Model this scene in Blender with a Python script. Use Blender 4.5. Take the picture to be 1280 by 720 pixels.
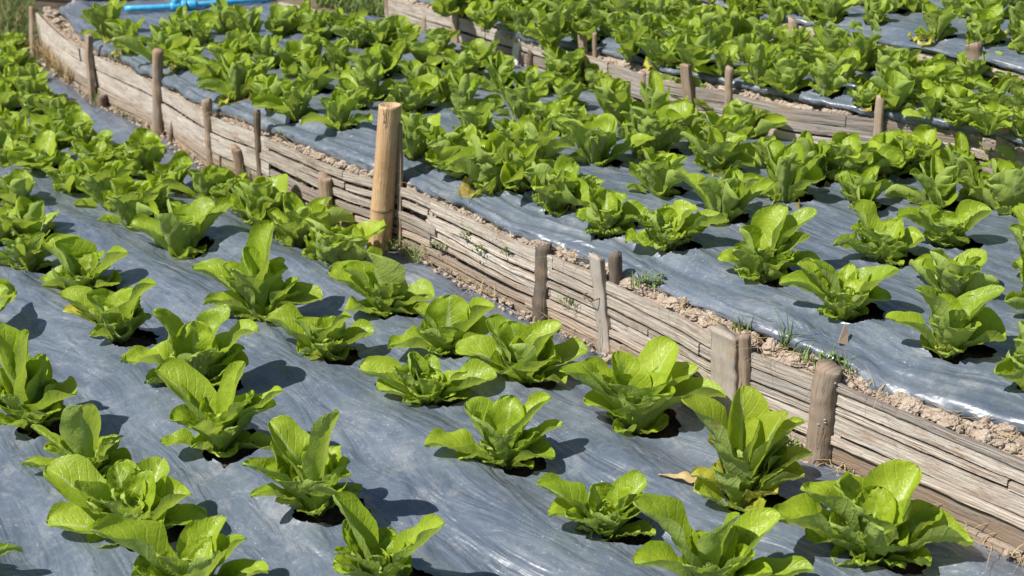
import bpy, bmesh, math, random
import numpy as np
from mathutils import Vector, Matrix, noise
from mathutils.bvhtree import BVHTree

R = math.radians
scene = bpy.context.scene
col = scene.collection
for o in list(bpy.data.objects):
    bpy.data.objects.remove(o)

# ------------------------------------------------------------------ camera
CAM_H, PITCH, FPX = 1.6, R(22.0), 1750.0
cd = bpy.data.cameras.new('camera')
cd.sensor_width = 36.0
cd.lens = FPX / 1280 * 36.0
cd.clip_start = 0.05
cd.clip_end = 500
cd.dof.use_dof = True
cd.dof.focus_distance = 3.3
cd.dof.aperture_fstop = 5.6
cam = bpy.data.objects.new('camera', cd)
cam.location = (0, 0, CAM_H)
cam.rotation_euler = (R(90) - PITCH, 0, 0)
col.objects.link(cam)
scene.camera = cam

# ------------------------------------------------------------------ light
SUN_EL, SUN_AZ_LEFT = R(53), R(24)      # sun stands on the left, a little behind the viewer
sun_dir = Vector((-math.cos(SUN_EL) * math.cos(SUN_AZ_LEFT), -math.cos(SUN_EL) * math.sin(SUN_AZ_LEFT), math.sin(SUN_EL)))
sd = bpy.data.lights.new('sun', 'SUN')
sd.energy = 5.0
sd.angle = R(0.5)
sd.color = (1.0, 0.955, 0.88)
sun = bpy.data.objects.new('sun', sd)
sun.rotation_euler = sun_dir.to_track_quat('Z', 'Y').to_euler()
sun.location = (-3, 0, 6)
col.objects.link(sun)
w = bpy.data.worlds.new('World')
scene.world = w
w.use_nodes = True
nt = w.node_tree
bg = nt.nodes['Background']
sky = nt.nodes.new('ShaderNodeTexSky')
sky.sky_type = 'NISHITA'
sky.sun_disc = False
sky.sun_elevation = SUN_EL
sky.sun_rotation = math.atan2(sun_dir.x, sun_dir.y)
nt.links.new(sky.outputs[0], bg.inputs[0])
bg.inputs[1].default_value = 0.066
scene.view_settings.view_transform = 'Standard'
scene.view_settings.look = 'None'
scene.view_settings.exposure = 0.50
scene.cycles.max_bounces = 7
scene.cycles.transparent_max_bounces = 4
scene.view_settings.gamma = 1.0
scene.view_settings.use_curve_mapping = False

# ------------------------------------------------------------------ helpers
def P(px, py, z):
    """the point of height z seen at a pixel of the 1280 x 720 photograph"""
    cp, sp = math.cos(PITCH), math.sin(PITCH)
    a, b = (px - 640) / FPX, (360 - py) / FPX
    d = Vector((a, cp + b * sp, -sp + b * cp))
    t = (z - CAM_H) / d.z
    return Vector((d.x * t, d.y * t, z))

def tag(o, label=None, cat=None, group=None, kind=None):
    if label: o['label'] = label
    if cat: o['category'] = cat
    if group: o['group'] = group
    if kind: o['kind'] = kind
    return o

def link(name, me, mat=None, parent=None, smooth=True):
    o = bpy.data.objects.new(name, me)
    col.objects.link(o)
    if mat is not None and not me.materials:
        me.materials.append(mat)
    if parent is not None:
        o.parent = parent
    if smooth and len(me.polygons):
        me.polygons.foreach_set('use_smooth', [True] * len(me.polygons))
    return o

def mesh(name, v, f, uv=None):
    me = bpy.data.meshes.new(name)
    me.from_pydata([tuple(p) for p in v], [], f)
    if uv is not None:
        l = me.uv_layers.new(name='UVMap')
        li = np.empty(len(me.loops), dtype=np.int32)
        me.loops.foreach_get('vertex_index', li)
        a = np.asarray(uv, dtype=np.float32)[li]
        l.data.foreach_set('uv', a.ravel())
    me.update()
    return me

def empty(name, loc):
    o = bpy.data.objects.new(name, None)
    o.empty_display_size = 0.05
    o.location = loc
    col.objects.link(o)
    return o

def nz(x, y, z=0.0):
    return noise.noise(Vector((x, y, z)))

def smooth(a, b, x):
    t = min(1, max(0, (x - a) / (b - a)))
    return t * t * (3 - 2 * t)

class Curve:
    """smooth plan curve through points, by arc length"""
    def __init__(s, pts):
        p = [Vector((q[0], q[1])) for q in pts]
        out = []
        n = len(p)
        for i in range(n - 1):
            a, b, c, d = p[max(i - 1, 0)], p[i], p[i + 1], p[min(i + 2, n - 1)]
            for k in range(12):
                t = k / 12
                out.append(0.5 * ((2 * b) + (c - a) * t + (2 * a - 5 * b + 4 * c - d) * t * t + (3 * b - a - 3 * c + d) * t ** 3))
        out.append(p[-1])
        s.p = out
        s.s = [0.0]
        for i in range(1, len(out)):
            s.s.append(s.s[-1] + (out[i] - out[i - 1]).length)
        s.L = s.s[-1]
        s.x = np.array([q.x for q in out]); s.y = np.array([q.y for q in out]); s.sa = np.array(s.s)
    def at(s, d):
        return Vector((float(np.interp(d, s.sa, s.x)), float(np.interp(d, s.sa, s.y))))
    def tan(s, d):
        t = s.at(min(d + .06, s.L)) - s.at(max(d - .06, 0))
        return t.normalized()
    def nrm(s, d):                       # to the right of travel = towards the camera for left-to-right walls
        t = s.tan(d)
        return Vector((t.y, -t.x))
    def near(s, q):
        d2 = (s.x - q[0]) ** 2 + (s.y - q[1]) ** 2
        i = int(np.argmin(d2))
        return s.s[i], math.sqrt(float(d2[i]))
    def offset(s, off, n=60):
        return Curve([s.at(s.L * i / n) + s.nrm(s.L * i / n) * off for i in range(n + 1)])

# ------------------------------------------------------------------ materials
def new_mat(name):
    m = bpy.data.materials.new(name)
    m.use_nodes = True
    n = m.node_tree
    b = n.nodes['Principled BSDF']
    return m, n, b

class N:
    """tiny node helper"""
    def __init__(s, nt): s.nt = nt
    def n(s, t, **kw):
        x = s.nt.nodes.new(t)
        for k, v in kw.items():
            setattr(x, k, v)
        return x
    def l(s, a, b): s.nt.links.new(a, b)
    def math(s, op, a, b=None, clamp=False):
        x = s.n('ShaderNodeMath', operation=op, use_clamp=clamp)
        for i, q in enumerate((a, b)):
            if q is None: continue
            if isinstance(q, (int, float)): x.inputs[i].default_value = q
            else: s.l(q, x.inputs[i])
        return x.outputs[0]
    def ramp(s, fac, stops):
        x = s.n('ShaderNodeValToRGB')
        cr = x.color_ramp
        while len(cr.elements) < len(stops): cr.elements.new(0.5)
        for e, (p, c) in zip(cr.elements, stops):
            e.position = p
            e.color = (c[0], c[1], c[2], 1) if not isinstance(c, (int, float)) else (c, c, c, 1)
        s.l(fac, x.inputs[0])
        return x.outputs[0]
    def noise(s, vec, scale, detail=4, rough=.55, dist=0.0):
        x = s.n('ShaderNodeTexNoise')
        x.inputs['Scale'].default_value = scale
        x.inputs['Detail'].default_value = detail
        x.inputs['Roughness'].default_value = rough
        x.inputs['Distortion'].default_value = dist
        if vec is not None: s.l(vec, x.inputs['Vector'])
        return x.outputs[0]
    def mix(s, fac, a, b, blend='MIX'):
        x = s.n('ShaderNodeMix', data_type='RGBA', blend_type=blend)
        if isinstance(fac, (int, float)): x.inputs[0].default_value = fac
        else: s.l(fac, x.inputs[0])
        for i, q in ((6, a), (7, b)):
            if isinstance(q, tuple): x.inputs[i].default_value = (*q, 1)
            else: s.l(q, x.inputs[i])
        return x.outputs[2]
    def mapping(s, vec, scale, rot=(0, 0, 0)):
        x = s.n('ShaderNodeMapping')
        x.inputs['Scale'].default_value = scale
        x.inputs['Rotation'].default_value = rot
        s.l(vec, x.inputs[0])
        return x.outputs[0]
    def bump(s, h, strength, dist, normal=None):
        x = s.n('ShaderNodeBump')
        x.inputs['Strength'].default_value = strength
        x.inputs['Distance'].default_value = dist
        s.l(h, x.inputs['Height'])
        if normal is not None: s.l(normal, x.inputs['Normal'])
        return x.outputs[0]

def leaf_material(name, lo, hi, back, young=0.0, blemish=0.0, trans=.41):
    m, t, b = new_mat(name)
    k = N(t)
    tc = k.n('ShaderNodeTexCoord'); oi = k.n('ShaderNodeObjectInfo'); geo = k.n('ShaderNodeNewGeometry')
    sx = k.n('ShaderNodeSeparateXYZ'); k.l(tc.outputs['UV'], sx.inputs[0])
    u, v = sx.outputs[0], sx.outputs[1]
    # u in units: integer part = leaf number, fraction = across
    uf = k.math('FRACT', u)
    leafid = k.math('FLOOR', u)
    au = k.math('ABSOLUTE', k.math('MULTIPLY', k.math('SUBTRACT', uf, .5), 2.5))  # 0 centre..1 edge
    pos = tc.outputs['Object']
    blot = k.noise(pos, 22, 3, .6)
    var = k.math('FRACT', k.math('ADD', oi.outputs['Random'], k.math('MULTIPLY', leafid, .381)))
    fac = k.math('ADD', k.math('MULTIPLY', var, .55), k.math('MULTIPLY', blot, .5), clamp=True)
    cbase = k.mix(fac, lo, hi)
    # midrib, pale, narrowing to the tip
    wr = k.math('ADD', k.math('MULTIPLY', k.math('SUBTRACT', 1.0, v), .19), .020)
    rib = k.n('ShaderNodeMapRange'); rib.interpolation_type = 'SMOOTHSTEP'
    k.l(k.math('DIVIDE', au, wr), rib.inputs[0])
    rib.inputs[1].default_value = 0.45; rib.inputs[2].default_value = 1.25; rib.inputs[3].default_value = 1; rib.inputs[4].default_value = 0
    ribf = rib.outputs[0]
    # side veins in a herring-bone, wobbling
    wob = k.math('MULTIPLY', k.noise(pos, 30, 2), .25)
    ph = k.math('ADD', k.math('SUBTRACT', k.math('MULTIPLY', v, 9.0), k.math('MULTIPLY', au, 2.2)), wob)
    tri = k.math('ABSOLUTE', k.math('SUBTRACT', k.math('FRACT', ph), .5))
    vein = k.n('ShaderNodeMapRange'); vein.interpolation_type = 'SMOOTHSTEP'
    k.l(tri, vein.inputs[0]); vein.inputs[1].default_value = 0; vein.inputs[2].default_value = .13; vein.inputs[3].default_value = 1; vein.inputs[4].default_value = 0
    net = k.n('ShaderNodeTexVoronoi', feature='DISTANCE_TO_EDGE'); net.inputs['Scale'].default_value = 95
    k.l(pos, net.inputs['Vector'])
    netv = k.ramp(net.outputs[0], [(0.0, 1.0), (0.08, 0.0)])
    c1 = k.mix(k.math('MULTIPLY', vein.outputs[0], .20), cbase, (hi[0] * 1.5, hi[1] * 1.28, hi[2] * 2.2))
    c1 = k.mix(k.math('MULTIPLY', netv, .12), c1, (hi[0] * 1.4, hi[1] * 1.25, hi[2] * 2))
    pal = (0.50, 0.60, 0.26)
    c1 = k.mix(k.math('MULTIPLY', ribf, .72), c1, pal)
    # petiole end paler
    low = k.n('ShaderNodeMapRange'); k.l(v, low.inputs[0]); low.inputs[1].default_value = 0; low.inputs[2].default_value = .30; low.inputs[3].default_value = .8; low.inputs[4].default_value = 0
    c1 = k.mix(k.math('MULTIPLY', low.outputs[0], k.math('SUBTRACT', 1.15, au, clamp=True)), c1, (.46, .56, .24))
    cb = k.mix(k.math('MULTIPLY', ribf, .6), k.mix(k.math('MULTIPLY', vein.outputs[0], .4), k.mix(fac, back, tuple(x * 1.25 for x in back)), (.30, .41, .16)), (.42, .52, .25))
    cc = k.mix(geo.outputs['Backfacing'], c1, cb)
    # brown blemish and yellowed rim on some
    bl = k.noise(pos, 9, 4, .7)
    thr = .74 - blemish
    bm = k.ramp(bl, [(thr, 0.0), (min(thr + .05, 1), 1.0)])
    cc = k.mix(k.math('MULTIPLY', bm, .8), cc, (.28, .17, .055))
    k.l(cc, b.inputs['Base Color'])
    b.inputs['Roughness'].default_value = .42
    b.inputs['Specular IOR Level'].default_value = .42
    rg = k.math('ADD', k.math('MULTIPLY', geo.outputs['Backfacing'], .25), k.math('ADD', .33, k.math('MULTIPLY', blot, .15)))
    k.l(rg, b.inputs['Roughness'])
    blis = k.noise(pos, 75, 2, .5)
    hgt = k.math('SUBTRACT', k.math('MULTIPLY', blis, .9), k.math('ADD', k.math('MULTIPLY', vein.outputs[0], .34), k.math('MULTIPLY', netv, .16)))
    bn = k.bump(hgt, .5, .0038)
    k.l(bn, b.inputs['Normal'])
    tr = k.n('ShaderNodeBsdfTranslucent')
    tcx = k.mix(.55, cc, (.50, .62, .03), 'MIX')
    k.l(tcx, tr.inputs[0]); k.l(bn, tr.inputs['Normal'])
    ms = k.n('ShaderNodeMixShader'); ms.inputs[0].default_value = trans
    k.l(b.outputs[0], ms.inputs[1]); k.l(tr.outputs[0], ms.inputs[2])
    k.l(ms.outputs[0], t.nodes['Material Output'].inputs[0])
    return m

M = {}
M['leaf'] = leaf_material('lettuce_leaf', (.180, .305, .012), (.400, .515, .040), (.300, .395, .085))
M['heart'] = leaf_material('lettuce_heart', (.30, .44, .025), (.47, .58, .065), (.34, .44, .10))
M['yellow'] = leaf_material('withered_leaf', (.46, .46, .05), (.60, .54, .09), (.46, .43, .12), blemish=.2)
M['spotted'] = leaf_material('spotted_leaf', (.24, .33, .02), (.38, .47, .04), (.28, .36, .10), blemish=.16)

def film_material():
    m, t, b = new_mat('mulch_film')
    k = N(t)
    tc = k.n('ShaderNodeTexCoord')
    uv = tc.outputs['UV']; ob = tc.outputs['Object']
    a = k.noise(ob, 3.2, 5, .6, .6)
    st = k.noise(k.mapping(uv, (2.2, 9, 1), (0, 0, .15)), 1.0, 4, .55, 1.6)
    st2 = k.noise(k.mapping(uv, (5, 20, 1), (0, 0, .5)), 1.0, 5, .6, 1.2)
    fine = k.noise(ob, 110, 3, .6)
    f = k.math('ADD', k.math('MULTIPLY', a, .5), k.math('MULTIPLY', st, .5))
    c = k.ramp(f, [(.34, (.066, .088, .123)), (.5, (.093, .118, .156)), (.66, (.138, .164, .200))])
    c = k.mix(k.ramp(st2, [(.50, 0.0), (.74, .13)]), c, (.27, .285, .30))
    dust = k.noise(ob, 7.5, 9, .8, .4)
    c = k.mix(k.ramp(dust, [(.52, 0.0), (.66, .36)]), c, (.29, .29, .28))
    blot = k.noise(ob, 42, 5, .7, .3)
    c = k.mix(k.ramp(blot, [(.52, 0.0), (.68, .16)]), c, (.33, .335, .34))
    speck = k.noise(ob, 150, 2, .5)
    c = k.mix(k.math('MULTIPLY', k.ramp(speck, [(.66, 0.0), (.71, .6)]), k.ramp(a, [(.46, 0.0), (.56, 1.0)])), c, (.42, .40, .37))
    v = k.n('ShaderNodeTexVoronoi', feature='F1'); v.inputs['Scale'].default_value = 24; v.inputs['Randomness'].default_value = 1
    k.l(ob, v.inputs['Vector'])
    c = k.mix(k.math('MULTIPLY', k.ramp(v.outputs[0], [(.04, 1.0), (.07, 0.0)]), k.ramp(a, [(.52, 0.0), (.6, .6)])), c, (.44, .40, .34))
    k.l(c, b.inputs['Base Color'])
    rr = k.math('ADD', k.ramp(dust, [(.35, .22), (.65, .46)]), k.math('MULTIPLY', fine, .08))
    k.l(rr, b.inputs['Roughness'])
    b.inputs['Specular IOR Level'].default_value = .75
    # soft folds, a few sharp creases
    cr = k.noise(k.mapping(uv, (2.5, 10, 1), (0, 0, .12)), 1.0, 3, .5, 1.6)
    cr2 = k.noise(ob, 16, 3, .5, 1.0)
    cr3 = k.noise(k.mapping(uv, (3.5, 9, 1), (0, 0, -.4)), 1.0, 2, .4, 2.0)
    crr = k.ramp(k.math('ABSOLUTE', k.math('SUBTRACT', cr3, .5)), [(0.0, 1.0), (.022, 0.0)])
    h = k.math('ADD', k.math('ADD', k.math('MULTIPLY', cr, 1.5), k.math('MULTIPLY', cr2, .42)), 0.0)
    bn = k.bump(h, .62, .020)
    bn = k.bump(fine, .14, .002, bn)
    k.l(bn, b.inputs['Normal'])
    return m
M['film'] = film_material()

def soil_material(name, c0, c1, c2, sc=1.0):
    m, t, b = new_mat(name)
    k = N(t)
    tc = k.n('ShaderNodeTexCoord'); ob = tc.outputs['Object']
    a = k.noise(ob, 14 * sc, 8, .7)
    g = k.noise(ob, 130 * sc, 4, .7)
    c = k.ramp(k.math('ADD', k.math('MULTIPLY', a, .6), k.math('MULTIPLY', g, .4)), [(.34, c0), (.5, c1), (.66, c2)])
    k.l(c, b.inputs['Base Color'])
    b.inputs['Roughness'].default_value = .95
    b.inputs['Specular IOR Level'].default_value = .15
    h = k.math('ADD', a, k.math('MULTIPLY', g, .4))
    k.l(k.bump(h, .8, .012), b.inputs['Normal'])
    return m
M['soil'] = soil_material('dry_soil', (.22, .17, .125), (.37, .295, .23), (.50, .415, .335))
M['clod'] = soil_material('dry_clod', (.28, .215, .16), (.42, .34, .27), (.55, .46, .375), 1.6)
M['dark_soil'] = soil_material('moist_shaded_soil', (.030, .019, .012), (.062, .040, .026), (.12, .082, .055), 1.5)  # dark from moisture, and from planting-hole shade painted into the colour
M['path'] = soil_material('grassy_soil', (.07, .07, .03), (.15, .125, .075), (.27, .21, .15), .8)

def wood_material(name, dark, mid, light, grey=.3, rough=.85, stain=(.30, .19, .11)):
    m, t, b = new_mat(name)
    k = N(t)
    tc = k.n('ShaderNodeTexCoord'); oi = k.n('ShaderNodeObjectInfo')
    off = k.n('ShaderNodeCombineXYZ')
    k.l(k.math('MULTIPLY', oi.outputs['Random'], 37.0), off.inputs[0]); k.l(k.math('MULTIPLY', oi.outputs['Random'], 91.0), off.inputs[1])
    ad = k.n('ShaderNodeVectorMath', operation='ADD'); k.l(tc.outputs['UV'], ad.inputs[0]); k.l(off.outputs[0], ad.inputs[1])
    uv = ad.outputs[0]
    gr = k.noise(k.mapping(uv, (9, 210, 1)), 1.0, 6, .66, .5)
    gr2 = k.noise(k.mapping(uv, (1.6, 60, 1)), 1.0, 5, .62, .25)
    bl = k.noise(k.mapping(uv, (6, 22, 1)), 1.0, 5, .65)
    f = k.math('ADD', k.math('ADD', k.math('MULTIPLY', gr, .36), k.math('MULTIPLY', gr2, .20)), k.math('MULTIPLY', bl, .44))
    c = k.ramp(f, [(.30, dark), (.47, mid), (.66, light)])
    # greyed weathering, per board and in patches
    gm = k.math('MULTIPLY', k.math('ADD', oi.outputs['Random'], bl), grey)
    lum = tuple([sum(mid) / 3 * x for x in (1.0, .96, .90)])
    c = k.mix(k.math('MINIMUM', gm, .75), c, lum)
    st = k.noise(k.mapping(uv, (7, 15, 1)), 1.3, 6, .72)
    c = k.mix(k.ramp(st, [(.50, 0.0), (.68, .75)]), c, stain)
    rawv = k.n('ShaderNodeSeparateXYZ'); k.l(tc.outputs['UV'], rawv.inputs[0])
    if 'plank' in name:
        dirt = k.math('SUBTRACT', k.math('ADD', .11, k.math('MULTIPLY', k.noise(k.mapping(tc.outputs['UV'], (9, 16, 1)), 1.0, 6, .7), .16)), k.math('ADD', rawv.outputs[1], .09))
        c = k.mix(k.ramp(k.math('MULTIPLY', dirt, 12.0), [(.1, 0.0), (.9, .72)]), c, (.33, .235, .165))
        tone = k.math('ADD', k.math('MULTIPLY', oi.outputs['Random'], .42), .76)
        tn = k.n('ShaderNodeCombineColor')
        for q in range(3): k.l(tone, tn.inputs[q])
        c = k.mix(1.0, c, tn.outputs[0], 'MULTIPLY')
    crk = k.noise(k.mapping(uv, (2.4, 70, 1)), 1.0, 3, .5, .6)
    crf = k.ramp(k.math('ABSOLUTE', k.math('SUBTRACT', crk, .5)), [(0.0, 1.0), (.010, 0.0)])
    gate = k.ramp(bl, [(.48, 0.0), (.58, 1.0)])
    crf = k.math('MULTIPLY', crf, gate)
    c = k.mix(k.math('MULTIPLY', crf, .85), c, (.06, .045, .03))
    k.l(c, b.inputs['Base Color'])
    b.inputs['Roughness'].default_value = rough
    b.inputs['Specular IOR Level'].default_value = .2
    h = k.math('SUBTRACT', k.math('ADD', gr, k.math('MULTIPLY', gr2, .45)), k.math('MULTIPLY', crf, .7))
    fg = k.noise(k.mapping(uv, (30, 260, 1)), 1.0, 4, .7)
    h = k.math('ADD', h, k.math('MULTIPLY', fg, .5))
    k.l(k.bump(h, .75, .005), b.inputs['Normal'])
    return m
M['plank'] = wood_material('weathered_plank', (.22, .165, .125), (.44, .375, .31), (.60, .54, .47), .26, stain=(.24, .155, .10))
M['plank_grey'] = wood_material('grey_plank', (.16, .125, .10), (.30, .25, .215), (.43, .375, .335), .45)
M['plank_dark'] = wood_material('brown_plank', (.10, .07, .05), (.19, .14, .10), (.30, .24, .18), .3)
M['stake'] = wood_material('stake_wood', (.13, .085, .055), (.29, .205, .14), (.44, .34, .25), .25)
M['stake_dark'] = wood_material('dark_stake_wood', (.05, .037, .027), (.13, .095, .07), (.26, .205, .155), .3)
M['stake_pale'] = wood_material('pale_stake_wood', (.20, .16, .125), (.36, .305, .255), (.49, .43, .375), .35)
M['stake_white'] = wood_material('bleached_stake_wood', (.50, .47, .44), (.66, .63, .60), (.75, .73, .70), .3, stain=(.5, .45, .4))
M['bamboo'] = wood_material('bamboo_culm', (.33, .19, .09), (.50, .32, .165), (.62, .44, .26), .12, .5, (.30, .18, .09))
M['bamboo_node'] = wood_material('bamboo_node_ring', (.14, .09, .05), (.27, .18, .10), (.40, .29, .18), .1)
M['cut'] = soil_material('cut_end', (.24, .16, .10), (.38, .27, .18), (.52, .40, .28), 2)

def plain(name, c, rough=.5, spec=.4):
    m, t, b = new_mat(name)
    k = N(t)
    tc = k.n('ShaderNodeTexCoord')
    n_ = k.noise(tc.outputs['Object'], 30, 5, .65)
    k.l(k.ramp(n_, [(.3, tuple(x * .72 for x in c)), (.7, tuple(min(1, x * 1.2) for x in c))]), b.inputs['Base Color'])
    b.inputs['Roughness'].default_value = rough
    b.inputs['Specular IOR Level'].default_value = spec
    return m
M['pipe'] = plain('blue_pipe', (.07, .42, .72), .35)
M['grass'] = plain('grass_blade', (.075, .13, .022), .6, .3)
M['straw'] = plain('dry_stalk', (.40, .30, .15), .8, .2)
M['weed'] = plain('weed_leaf', (.14, .20, .05), .55, .3)
M['wire'] = plain('rusty_wire', (.16, .09, .055), .8, .2)

# ------------------------------------------------------------------ plan of the terraces
Z1, Z2, Z3, Z4 = 0.0, .262, .425, .545
W1T, W2T, W3T = .205, .375, .50
front_wall = Curve([P(x, y, W1T) for x, y in [(47, 14), (75, 42), (120, 70), (195, 104), (260, 143), (330, 170), (420, 208), (500, 232),
     (560, 258), (640, 297), (700, 322), (780, 358), (850, 393), (900, 420), (1000, 460), (1060, 484), (1150, 521), (1280, 574), (1420, 632), (1560, 690)]])
back_wall = Curve([P(x, y, W2T) for x, y in [(484, -6), (520, 5), (580, 23), (611, 33), (658, 48), (702, 60), (736, 69), (777, 82), (807, 93), (854, 104), (905, 112), (940, 121), (994, 134),
     (1050, 141), (1107, 148), (1163, 156), (1226, 167), (1280, 182), (1380, 210), (1500, 246)]])
top_wall = Curve([P(x, y, W3T) for x, y in [(800, -28), (860, -3), (960, 24), (1030, 38), (1130, 61), (1200, 75), (1280, 92), (1380, 114), (1500, 142)]])

film2_edge0 = Curve([P(x, y, .228) for x, y in [(80, 12), (105, 40), (132, 60), (163, 77), (202, 97), (230, 113), (267, 130), (320, 149), (397, 182), (437, 196), (507, 221), (570, 253),
     (640, 286), (700, 305), (770, 332), (850, 370), (900, 396), (960, 422), (1010, 440), (1060, 457), (1110, 482), (1200, 510), (1280, 532), (1400, 568), (1560, 616)]])
film2_edge = Curve([film2_edge0.at(film2_edge0.L * i / 90) + film2_edge0.nrm(film2_edge0.L * i / 90) * (.002 - .030 * smooth(2.8, 4.6, film2_edge0.L * i / 90)) for i in range(91)])
film3_edge = Curve([P(x, y, .398) for x, y in [(500, -13), (560, 8), (608, 26), (642, 38), (671, 46), (700, 52), (735, 58), (786, 69), (817, 82), (838, 88), (870, 96), (912, 103), (977, 115),
     (1009, 124), (1055, 132), (1094, 138), (1132, 144), (1226, 160), (1280, 175), (1400, 206), (1500, 232)]])
film4_edge = Curve([P(x, y, .515) for x, y in [(810, -34), (860, -7), (960, 19), (1030, 31), (1130, 56), (1200, 72), (1280, 87), (1380, 109), (1500, 137)]])

def sheet(A, B, na, nb, zf, bias=1.0):
    """ruled grid between plan curves; zf(s_m, t_m, x, y, i/na, width) gives height"""
    V = np.zeros((na + 1, nb + 1, 3)); UV = np.zeros((na + 1, nb + 1, 2))
    for i in range(na + 1):
        a = A.at(A.L * i / na); b = B.at(B.L * i / na)
        wd = (b - a).length
        for j in range(nb + 1):
            f = (j / nb) ** bias
            p = a.lerp(b, f)
            s, t = A.L * i / na, wd * f
            V[i, j] = (p.x, p.y, zf(s, t, p.x, p.y, wd))
            UV[i, j] = (s, t)
    return V, UV

def grid_faces(na, nb):
    i, j = np.meshgrid(np.arange(na), np.arange(nb), indexing='ij')
    a = i * (nb + 1) + j
    return np.stack([a, a + nb + 1, a + nb + 2, a + 1], -1).reshape(-1, 4)

def fold(s, t, ang=.15, ks=1.1, kt=7.0, seed=0.0):
    x = s * math.cos(ang) + t * math.sin(ang); y = -s * math.sin(ang) + t * math.cos(ang)
    n_ = nz(x * ks, y * kt, seed)
    return 1 - abs(n_) * 2.4

# front bed film
far1 = front_wall.offset(.022)
def z_front(s, t, x, y, wd):
    h = .022 * nz(x * 1.5, y * 1.5, 3) + .010 * nz(x * 4.5, y * 4.5, 5)
    h += .0085 * fold(s, t, .2, 1.0, 5.5, 1) + .0040 * fold(s, t, -.25, 2.2, 13, 9)
    h += .0020 * fold(s, t, .9, 4, 16, 19)
    h -= .030 * (1 - smooth(0, .10, t)) ** 1.5
    h += .012 * math.exp(-((t - .13 - .03 * nz(s * 1.3, 7)) / .04) ** 2)
    h += .016 * math.sin((t - .25) * 2 * math.pi / .36)
    return Z1 + h
def shift(C, dx, dy, x0=0):
    return Curve([(C.at(C.L * i / 60).x + dx, C.at(C.L * i / 60).y + dy) for i in range(61)])
near1 = shift(far1, -2.55, -2.15)
# middle bed
def z_mid(s, t, x, y, wd):
    h = .015 * nz(x * 1.6, y * 1.6, 13) + .008 * nz(x * 4, y * 4, 15)
    h += -.004 * abs(nz(s * 1.5, t * 9, 41)) + .005 * fold(s, t, .1, 1.1, 6, 21) + .002 * fold(s, t, -.3, 3, 14, 29)
    rim = .12 + .05 * nz(s * 1.1, 2.2) + .04 * smooth(1.2, 4, s)
    h -= .030 * (1 - smooth(0, rim, t)) ** 1.3
    h += .010 * math.exp(-((t - rim) / .035) ** 2)
    h += (.010 * fold(s, t, .04, 1.6, 26, 33)) * (1 - smooth(.0, rim + .05, t))
    h += .006 * nz(s * 9, t * 9, 4) * (1 - smooth(0, .1, t))
    h -= .012 * smooth(.6, 3, t)
    return Z2 + h
back2 = Curve([P(x, y, .24) for x, y in [(98, 4), (200, 3), (300, 6), (370, 16), (440, 26), (486, 30), (560, 54), (640, 82), (730, 108), (810, 128), (870, 146), (950, 160), (1100, 180), (1180, 196), (1280, 226), (1400, 256), (1560, 300)]])
def z_up(zb):
    def f(s, t, x, y, wd):
        h = .012 * nz(x * 1.6, y * 1.6, zb * 50) + .007 * nz(x * 4, y * 4, 15)
        h += .005 * fold(s, t, .1, 1.1, 6, zb * 70)
        h -= .026 * (1 - smooth(0, .11, t)) ** 1.3
        h += (.009 * fold(s, t, .04, 1.6, 24, zb * 31)) * (1 - smooth(.0, .15, t))
        return zb + h
    return f
back3 = Curve([P(x, y, .405) for x, y in [(440, -60), (640, -55), (760, -30), (830, -4), (960, 40), (1030, 52), (1130, 76), (1200, 91), (1280, 108), (1380, 131), (1500, 160)]])
back4 = Curve([P(x, y, .55) for x, y in [(900, -70), (1280, -68), (1750, -60)]])

SHEETS = {}
for key, A, B, na, nb, zf, bias in (('front', far1, near1, 640, 215, z_front, 1.0), ('mid', film2_edge, back2, 600, 210, z_mid, 1.15),
                                   ('upper', film3_edge, back3, 360, 110, z_up(Z3), 1.2), ('top', film4_edge, back4, 240, 100, z_up(Z4), 1.2)):
    V, UV = sheet(A, B, na, nb, zf, bias)
    F = grid_faces(na, nb)
    bvh = BVHTree.FromPolygons([tuple(p) for p in V.reshape(-1, 3)], [tuple(int(q) for q in f) for f in F])
    SHEETS[key] = dict(V=V, UV=UV, F=F, bvh=bvh, na=na, nb=nb, holes=[], A=A)

def on_bed(key, px, py):
    q = P(px, py, 0); c = Vector((0, 0, CAM_H))
    d = (q - c).normalized()
    hit = SHEETS[key]['bvh'].ray_cast(c, d)
    if hit[0] is None:
        zz = dict(front=Z1, mid=Z2, upper=Z3, top=Z4)[key]
        return P(px, py, zz)
    return hit[0]

def depth_of(p):
    return (p.y * math.cos(PITCH) + (CAM_H - p.z) * math.sin(PITCH))

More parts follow.
